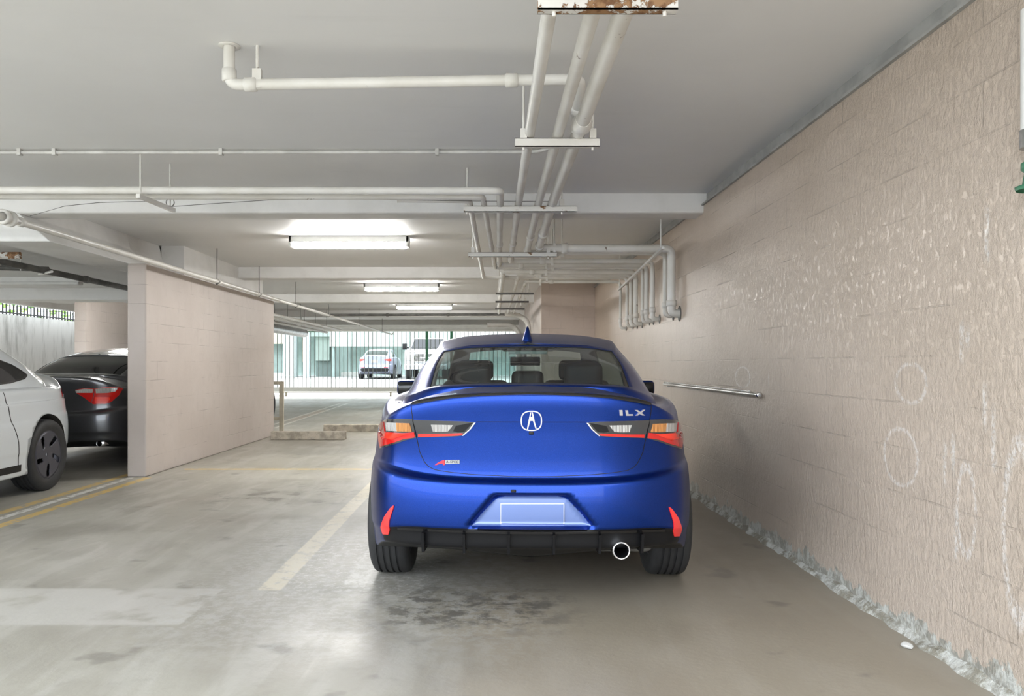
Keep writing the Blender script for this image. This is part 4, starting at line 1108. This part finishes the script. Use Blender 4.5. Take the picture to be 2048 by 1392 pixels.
for px in (849, 931, 1019, 1108, 1198, 1282):
    x_ = (px-1063)/428.; b = MB(); y0 = .02+.12*x_*x_
    m_ = Matrix.Translation((x_-.006, 0, 0)) @ Matrix(((0, 0, 1, 0), (1, 0, 0, 0), (0, 1, 0, 0), (0, 0, 0, 1)))
    b.prism([(y0-.03, .405), (y0+.0, .312), (y0+.25, .30), (y0+.25, .40)], m_, .012); b.build('diffuser_fin', 'black', car.r)
# exhaust tip
b = MB(); b.lathe([(.0, .032), (-.008, .034), (-.010, .0385), (.0, .0415), (.05, .042), (.32, .042)], (.412, .02, .332), 'y', 40)
b.cur = 1; b.lathe([(.0, .032), (.22, .030), (.22, .0)], (.412, .02, .332), 'y', 40); b.build('exhaust_tip', ['chrome', 'black'], car.r)
b = MB(); b.bevbox(.15, .62, .40, .62, .235, .36, .04, 3); b.build('muffler', 'darkpipe', car.r)
# wheels
for yy in (.95, 3.62):
    for sd in (-1, 1): wheel(car.r, (sd*.870, yy, .325), sd, .325, .215)
# antenna
b = MB(); vs = []; st = [(1.30, .0, .0), (1.305, .028, .022), (1.33, .034, .052), (1.355, .030, .078), (1.375, .026, .080), (1.42, .024, .05), (1.50, .014, .012), (1.54, .0, .0)]
for (y_, w_, h_) in st:
    z0 = np.interp(y_, [q[0] for q in P['roof']], [q[1] for q in P['roof']])-.012
    for a, e in ((-1, 0), (-.8, .35), (-.25, .95), (0, 1.0), (.25, .95), (.8, .35), (1, 0)): vs.append((w_*a, y_, z0+(h_+.012)*e))
fs = [(i*7+j, i*7+j+1, (i+1)*7+j+1, (i+1)*7+j) for i in range(len(st)-1) for j in range(6)]
b.add(vs, fs, True); b.build('antenna_fin', 'blue_paint', car.r)
# side mirrors
for sd in (-1, 1):
    b = MB(); b.bevbox(sd*.955-.085, sd*.955+.085, 2.86, 2.98, .935, 1.055, .04, 4)
    b.tube([(sd*.80, 2.93, .96), (sd*.88, 2.93, .965)], .025, 10); h_ = b.build('side_mirror', 'blue_paint', car.r)
    b = MB(); b.bevbox(sd*.955-.072, sd*.955+.072, 2.854, 2.864, .95, 1.042, .004, 1); b.build('mirror_glass', 'dark_glass', h_)
for sd in (-1, 1):
    for seam in ([(1.30, .94), (1.306, .94), (1.306, .80), (1.27, .62), (1.345, .45), (1.42, .30), (1.41, .30), (1.337, .45), (1.262, .62), (1.30, .80)], [(2.30, .94), (2.307, .94), (2.307, .28), (2.30, .28)], [(3.22, .90), (3.227, .90), (3.20, .28), (3.193, .28)]):
        car.patch('door_seam', seam, 'black', 'side', .0012, sp=.05, dens=.03, sd=sd)
    car.patch('sill_trim', [(1.42, .225), (3.15, .225), (3.15, .275), (1.42, .275)], 'black', 'side', .004, sp=.06, dens=.04, sd=sd)
    for y_ in (1.42, 2.44):
        lc, nn_ = car.side(y_+.07, .83, sd); b = MB(); b.bevbox(lc.x-.014, lc.x+.014, y_, y_+.17, .818, .842, .008, 2); b.build('door_handle', 'blue_paint', car.r)
# cabin
b = MB(); b.box(-.47, .47, .62, 1.22, 1.03, 1.045); b.build('parcel_shelf', 'cabin', car.r)
def cushion(x0, x1, y0, y1, z0, z1, r_=.05):
    b = MB(); b.bevbox(x0, x1, y0, y1, z0, z1, r_, 4); return b
cushion(-.62, .62, 1.30, 1.48, .52, 1.045).build('rear_bench', 'seat', car.r)
for x_, w_, z_ in ((-.345, .118, 1.195), (.345, .118, 1.195), (0, .10, 1.145)): cushion(x_-w_, x_+w_, 1.30, 1.41, 1.02, z_, .045).build('headrest', 'seat', car.r)
for x_ in (-.37, .37):
    s_ = cushion(x_-.24, x_+.24, 2.22, 2.36, .52, 1.07, .06).build('front_seat', 'seat', car.r)
    cushion(x_-.13, x_+.13, 2.24, 2.34, 1.07, 1.215, .045).build('headrest', 'seat', s_)
cushion(-.64, .64, 3.0, 3.4, .70, .985, .05).build('dashboard', 'cabin', car.r)
cushion(-.12, .12, 2.83, 2.86, 1.175, 1.245, .012).build('rear_view_mirror', 'cabin', car.r)
b = MB(); b.tube([(0, 2.86, 1.235), (0, 2.93, 1.31)], .01, 8); b.build('mirror_stem', 'cabin', car.r)
b = MB(); b.tube([(math.cos(a)*.18-.37, 2.86+math.sin(a)*.05, .90+math.sin(a)*.17) for a in (2*PI*k_/24 for k_ in range(25))], .014, 8); b.build('steering_wheel', 'cabin', car.r)
b = MB(); b.bevbox(-.115, .115, 1.125, 1.17, 1.245, 1.262, .004); b.build('high_stop_lamp', 'stoplamp', car.r)
b = MB(); b.bevbox(-.15, .15, 1.14, 1.24, 1.262, 1.27, .003); b.build('lamp_shroud', 'cabin', car.r)

# ------------------------------------------------------------------ white sedan at the left edge (faces the viewpoint)
TP = dict(BASE)
TP.update(
 bx=[0, .25, .45, .60, .71, .79, .85, .895, .915, .92, .92, .91, .87, .76, .5, 0],
 by=[0, .012, .05, .11, .20, .33, .50, .80, 1.2, 2.0, 2.9, 3.5, 4.1, 4.42, 4.6, 4.69],
 B=[.30, .30, .30, .30, .29, .27, .24, .22, .20, .20, .20, .20, .20, .2, .2, .2],
 S=[.40]*16, H=[.70, .70, .70, .70, .71, .72, .72, .70, .68, .66, .64, .64, .62, .6, .58, .57],
 T=[1.10, 1.095, 1.075, 1.03, .975, .95, .955, .965, .965, .955, .94, .91, .84, .76, .70, .68],
 dk=([0, .3, .5, 1.0, 1.6], [1.10, 1.10, 1.09, 1.02, .96]),
 shelf=.012, face=(.02, .03, .045, .05),
 szk=[(.3, 1.11), (.5, 1.10), (1.0, 1.0), (1.4, .95), (3.4, .93), (3.9, .90), (4.2, .82)],
 gb=[(0, .34, 1.10), (.25, .345, 1.098), (.42, .37, 1.085), (.56, .44, 1.06), (.67, .56, 1.015), (.755, .80, .985), (.80, 1.3, .955), (.815, 2.0, .945), (.805, 2.7, .93), (.775, 3.2, .915), (.70, 3.6, .895), (.4, 3.85, .90), (0, 3.95, .905)],
 gt=[(0, 1.02, 1.37), (.25, 1.03, 1.365), (.42, 1.05, 1.355), (.52, 1.10, 1.345), (.575, 1.18, 1.35), (.605, 1.35, 1.36), (.62, 1.75, 1.37), (.635, 2.2, 1.385), (.635, 2.6, 1.375), (.61, 2.9, 1.34), (.57, 3.0, 1.32), (.35, 3.1, 1.335), (0, 3.15, 1.34)],
 roof=[(1.02, 1.37), (1.5, 1.42), (1.8, 1.44), (2.2, 1.45), (2.6, 1.44), (2.9, 1.405), (3.15, 1.34)],
 wheel=(.87, 3.745, .335, .235, .90), glass_u=((0, 3.0, 'rear_window'), (10.5, 12, 'windshield')))
def white_sedan(label, loc):
    c = Car('sedan', label, 'car', loc, PI)
    def part(tag_, cc):
        if tag_[0] < 2: return 'underbody'
        if tag_[0] < 8 and tag_[1] < 6.0: return 'rear_bumper'
        if tag_[1] < 4 and tag_[0] > 8 and cc.y < .5 and abs(cc.x) < .6: return 'trunk_lid'
        return 'body'
    part.mats = {'underbody': ('black', 'black'), 'rear_bumper': ('white_paint', 'black'), 'trunk_lid': ('white_paint', 'black'), 'body': ('white_paint', 'black')}
    build_body(c, TP, 'white_paint', .6, part, False, 'dark_glass')
    win = [(.93, 1.085), (1.0, 1.125), (1.15, 1.185), (1.4, 1.245), (1.75, 1.30), (2.2, 1.325), (2.6, 1.315), (2.95, 1.26), (3.3, 1.12), (3.5, 1.0), (3.45, .975), (2.6, .985), (1.75, .995), (1.3, 1.015), (1.02, 1.05)]
    for nm, pl, mt, of in (('window_trim', win, 'gloss_black', .003), ('side_window', [(.975+(y-.93)*.985, .012+z+(1.13-z)*.10) if False else (2.2+(y-2.2)*.965, 1.15+(z-1.15)*.90) for y, z in win], 'dark_glass', .005)):
        for sd in (1, -1): c.patch(nm, pl, mt, 'side', of, sp=.06, dens=.03, sd=sd)
    tl = [(.22, .99), (.50, .965), (.42, .90), (.30, .86), (.15, .88)]
    c.patch('tail_lamp', [(.50, .985), (.62, .97), (.70, .945), (.74, .92), (.72, .86), (.60, .855), (.45, .90), (.40, .95)], 'lens_red', 'rear', .006, sp=.03, dens=.02, mirror=True)
    for yy in (.87, 3.745):
        for sd in (-1, 1): wheel(c.r, (sd*.90, yy, .335), sd, .335, .235, 'rim_grey', 'aero')
    for sd in (-1, 1):
        b = MB(); b.bevbox(sd*1.0-.08, sd*1.0+.08, 2.98, 3.1, .95, 1.08, .04, 3); b.tube([(sd*.80, 3.04, .98), (sd*.93, 3.04, .99)], .02, 8); b.build('side_mirror', 'gloss_black', c.r)
        c.patch('door_seam', [(1.52, .97), (1.53, .97), (1.50, .70), (1.42, .50), (1.40, .30), (1.39, .30), (1.41, .50), (1.49, .70)], 'black', 'side', .0015, sp=.05, dens=.03, sd=sd)
        c.patch('door_seam', [(2.55, .97), (2.56, .97), (2.56, .30), (2.55, .30)], 'black', 'side', .0015, sp=.05, dens=.03, sd=sd)
        c.patch('sill_trim', [(1.35, .24), (3.2, .24), (3.2, .30), (1.35, .30)], 'black', 'side', .004, sp=.06, dens=.04, sd=sd)
    return c
wc = white_sedan('white sedan cut off by the left edge of the picture, dark aero wheel', (-5.07, 8.60, 0))
w2 = copy_tree(wc.r); w2.location = (-5.62, 18.4, 0); w2['label'] = 'white sedan in the far bay, only a sliver showing past the divider wall'

# ------------------------------------------------------------------ dark grey sedan
GP = dict(BASE)
GP['roof'] = [(1.2, 1.305), (1.35, 1.335), (1.6, 1.375), (1.9, 1.405), (2.2, 1.42), (2.5, 1.412), (2.8, 1.38), (3.02, 1.335)]
gc = Car('sedan', 'dark grey sedan wedged behind the white car beside the divider wall', 'car', (-4.90, 9.02, 0), 0)
def gpart(tag_, cc):
    if tag_[0] < 2: return 'underbody'
    if tag_[0] < 8 and tag_[1] < 6.4: return 'rear_bumper'
    if tag_[1] < 4 and tag_[0] > 8 and cc.y < .55 and abs(cc.x) < .56: return 'trunk_lid'
    return 'body'
gpart.mats = {'underbody': ('black', 'black'), 'rear_bumper': ('grey_paint', 'black'), 'trunk_lid': ('grey_paint', 'black'), 'body': ('grey_paint', 'black')}
build_body(gc, GP, 'grey_paint', .6, gpart, False, 'dark_glass')
C5 = crop(0, 580, .35928)
lam = gc.patch('tail_lamp', C5((528, 548), (600, 540), (660, 543), (684, 548), (660, 585), (620, 622), (590, 634), (520, 636), (510, 630), (524, 590)), 'lens_red', off=.007, sp=3, dens=2, mirror=True)
gc.patch('clear_lens', C5((532, 550), (600, 543), (655, 545), (640, 565), (600, 572), (534, 574)), 'lens_clear', off=.010, sp=2.5, dens=1.5, mirror=True, parent=lam)
gc.patch('bright_segment', C5((528, 610), (530, 596), (610, 596), (612, 610), (590, 628), (528, 630)), 'lens_red_bright', off=.010, sp=2.5, dens=1.5, mirror=True, parent=lam)
lam = gc.patch('lid_lamp', C5((420, 556), (470, 546), (524, 548), (520, 590), (508, 628), (470, 600), (430, 576)), 'lens_red', off=.007, sp=3, dens=2, mirror=True)
gc.patch('clear_lens', C5((422, 558), (470, 549), (520, 551), (516, 572), (425, 572)), 'lens_clear', off=.010, sp=2.5, dens=1.5, mirror=True, parent=lam)
gc.patch('licence_plate', [(-.16, .76), (.16, .76), (.16, .86), (-.16, .86)], 'silver', 'rear', .006, sp=.05, dens=.03)
b = MB(); b.lathe([(0, .028), (-.01, .034), (.25, .036)], (.50, .16, .30), 'y', 24); b.build('exhaust_tip', 'chrome', gc.r)
for yy in (.95, 3.62):
    for sd in (-1, 1): wheel(gc.r, (sd*.875, yy, .325), sd, .325, .205, 'rim_silver')
for sd in (-1, 1):
    b = MB(); b.bevbox(sd*.955-.085, sd*.955+.085, 2.86, 2.98, .935, 1.055, .04, 3); b.tube([(sd*.80, 2.93, .96), (sd*.88, 2.93, .965)], .025, 8); b.build('side_mirror', 'grey_paint', gc.r)
b = MB(); b.bevbox(-.05, .05, 1.05, 1.06, 1.20, 1.22, .003)

# ------------------------------------------------------------------ silver blue sedan across the alley
SP = dict(BASE); SP['dk'] = (BASE['dk'][0], [q+.05 for q in BASE['dk'][1]]); SP['T'] = [q+.06 for q in BASE['T']]
SP['gb'] = [(a, c, d+.05) for a, c, d in BASE['gb']]; SP['gt'] = [(a, c, d+.07) for a, c, d in BASE['gt']]; SP['roof'] = [(a, c+.07) for a, c in BASE['roof']]
sc_ = Car('sedan', 'pale blue silver sedan parked across the alley, seen from behind through the gate', 'car', (-5.56, 38.6, .513), 0)
build_body(sc_, SP, 'silver_paint', .35, gpart if False else None, False, 'dark_glass')
sc_.patch('tail_lamp', [(.46, .93), (.60, .95), (.74, .96), (.75, .86), (.66, .84), (.46, .90)], 'lens_red_bright', 'rear', .01, sp=.05, dens=.04, mirror=True)
sc_.patch('licence_plate', [(-.16, .78), (.16, .78), (.16, .90), (-.16, .90)], 'cream', 'rear', .01, sp=.05, dens=.04)
sc_.patch('lower_bumper', [(-.62, .36), (.62, .36), (.66, .46), (.62, .52), (-.62, .52), (-.66, .46)], 'black', 'rear', .01, sp=.06, dens=.05)
sc_.patch('reflector', [(.45, .54), (.64, .54), (.64, .57), (.45, .57)], 'reflector_red', 'rear', .012, sp=.05, dens=.04, mirror=True)
for yy in (.95, 3.62):
    for sd in (-1, 1): wheel(sc_.r, (sd*.875, yy, .325), sd, .325, .215, 'rim_silver')

# ------------------------------------------------------------------ white pickup across the alley, facing the gate
r = empty('pickup_truck', (-3.13, 38.4, .513)); tag(r, 'white pickup truck across the alley facing the gate beside the pale column', 'truck')
m_side = Matrix(((0, 0, 1, -1.0), (1, 0, 0, 0), (0, 1, 0, 0), (0, 0, 0, 1)))
b = MB(); b.prism([(.05, .50), (.0, .75), (.05, 1.25), (.25, 1.36), (1.45, 1.44), (1.5, .5), (1.2, .5), (1.15, .75), (.95, .87), (.65, .87), (.45, .75), (.40, .5)], m_side, 2.0)
b.prism([(1.45, .45), (1.45, 1.44), (5.6, 1.44), (5.6, .55), (4.9, .55), (4.7, .85), (4.2, .85), (4.0, .5)], m_side, 2.0); b.build('body', 'truck_white', r, .05)
b = MB(); vs = [(s*w, y, z) for (w, y, z) in ((.95, 1.45, 1.42), (.78, 2.15, 2.0), (.78, 3.6, 2.02), (.95, 3.8, 1.42)) for s in (-1, 1)]
b.add(vs, [(0, 1, 3, 2), (2, 3, 5, 4), (4, 5, 7, 6), (0, 2, 4, 6), (1, 7, 5, 3), (0, 6, 7, 1)]); b.build('cab', 'truck_white', r, .06)
b = MB(); b.add([(-.82, 1.50, 1.48), (.82, 1.50, 1.48), (.70, 2.06, 1.94), (-.70, 2.06, 1.94), (-.82, 1.53, 1.46), (.82, 1.53, 1.46), (.70, 2.09, 1.92), (-.70, 2.09, 1.92)], [(0, 1, 2, 3), (7, 6, 5, 4), (0, 4, 5, 1), (1, 5, 6, 2), (2, 6, 7, 3), (3, 7, 4, 0)]); o = b.build('windshield', 'dark_glass', r); o.location = (0, -.03, .02)
b = MB(); b.bevbox(-.58, .58, -.05, .06, .78, 1.24, .03); g_ = b.build('grille', 'chrome', r)
for z_ in (.84, 1.04):
    for x_ in (-.5, .04):
        b = MB(); b.bevbox(x_, x_+.46, -.07, -.02, z_, z_+.15, .01); b.build('grille_opening', 'darkpipe', g_)
for s in (-1, 1):
    b = MB(); b.bevbox(s*.78-.16, s*.78+.16, -.02, .15, .86, 1.2, .04); b.build('headlamp', 'lens_clear', r)
    b = MB(); b.bevbox(s*1.16-.11, s*1.16+.11, 1.65, 1.8, 1.42, 1.72, .03); b.tube([(s*.9, 1.75, 1.5), (s*1.1, 1.73, 1.52)], .03, 8); b.build('side_mirror', 'black', r)
    for yy in (.8, 4.45): wheel(r, (s*.99, yy, .39), s, .39, .25, 'rim_silver')
b = MB(); b.bevbox(-1.0, 1.0, -.16, .1, .45, .72, .05); b.build('front_bumper', 'silver', r)
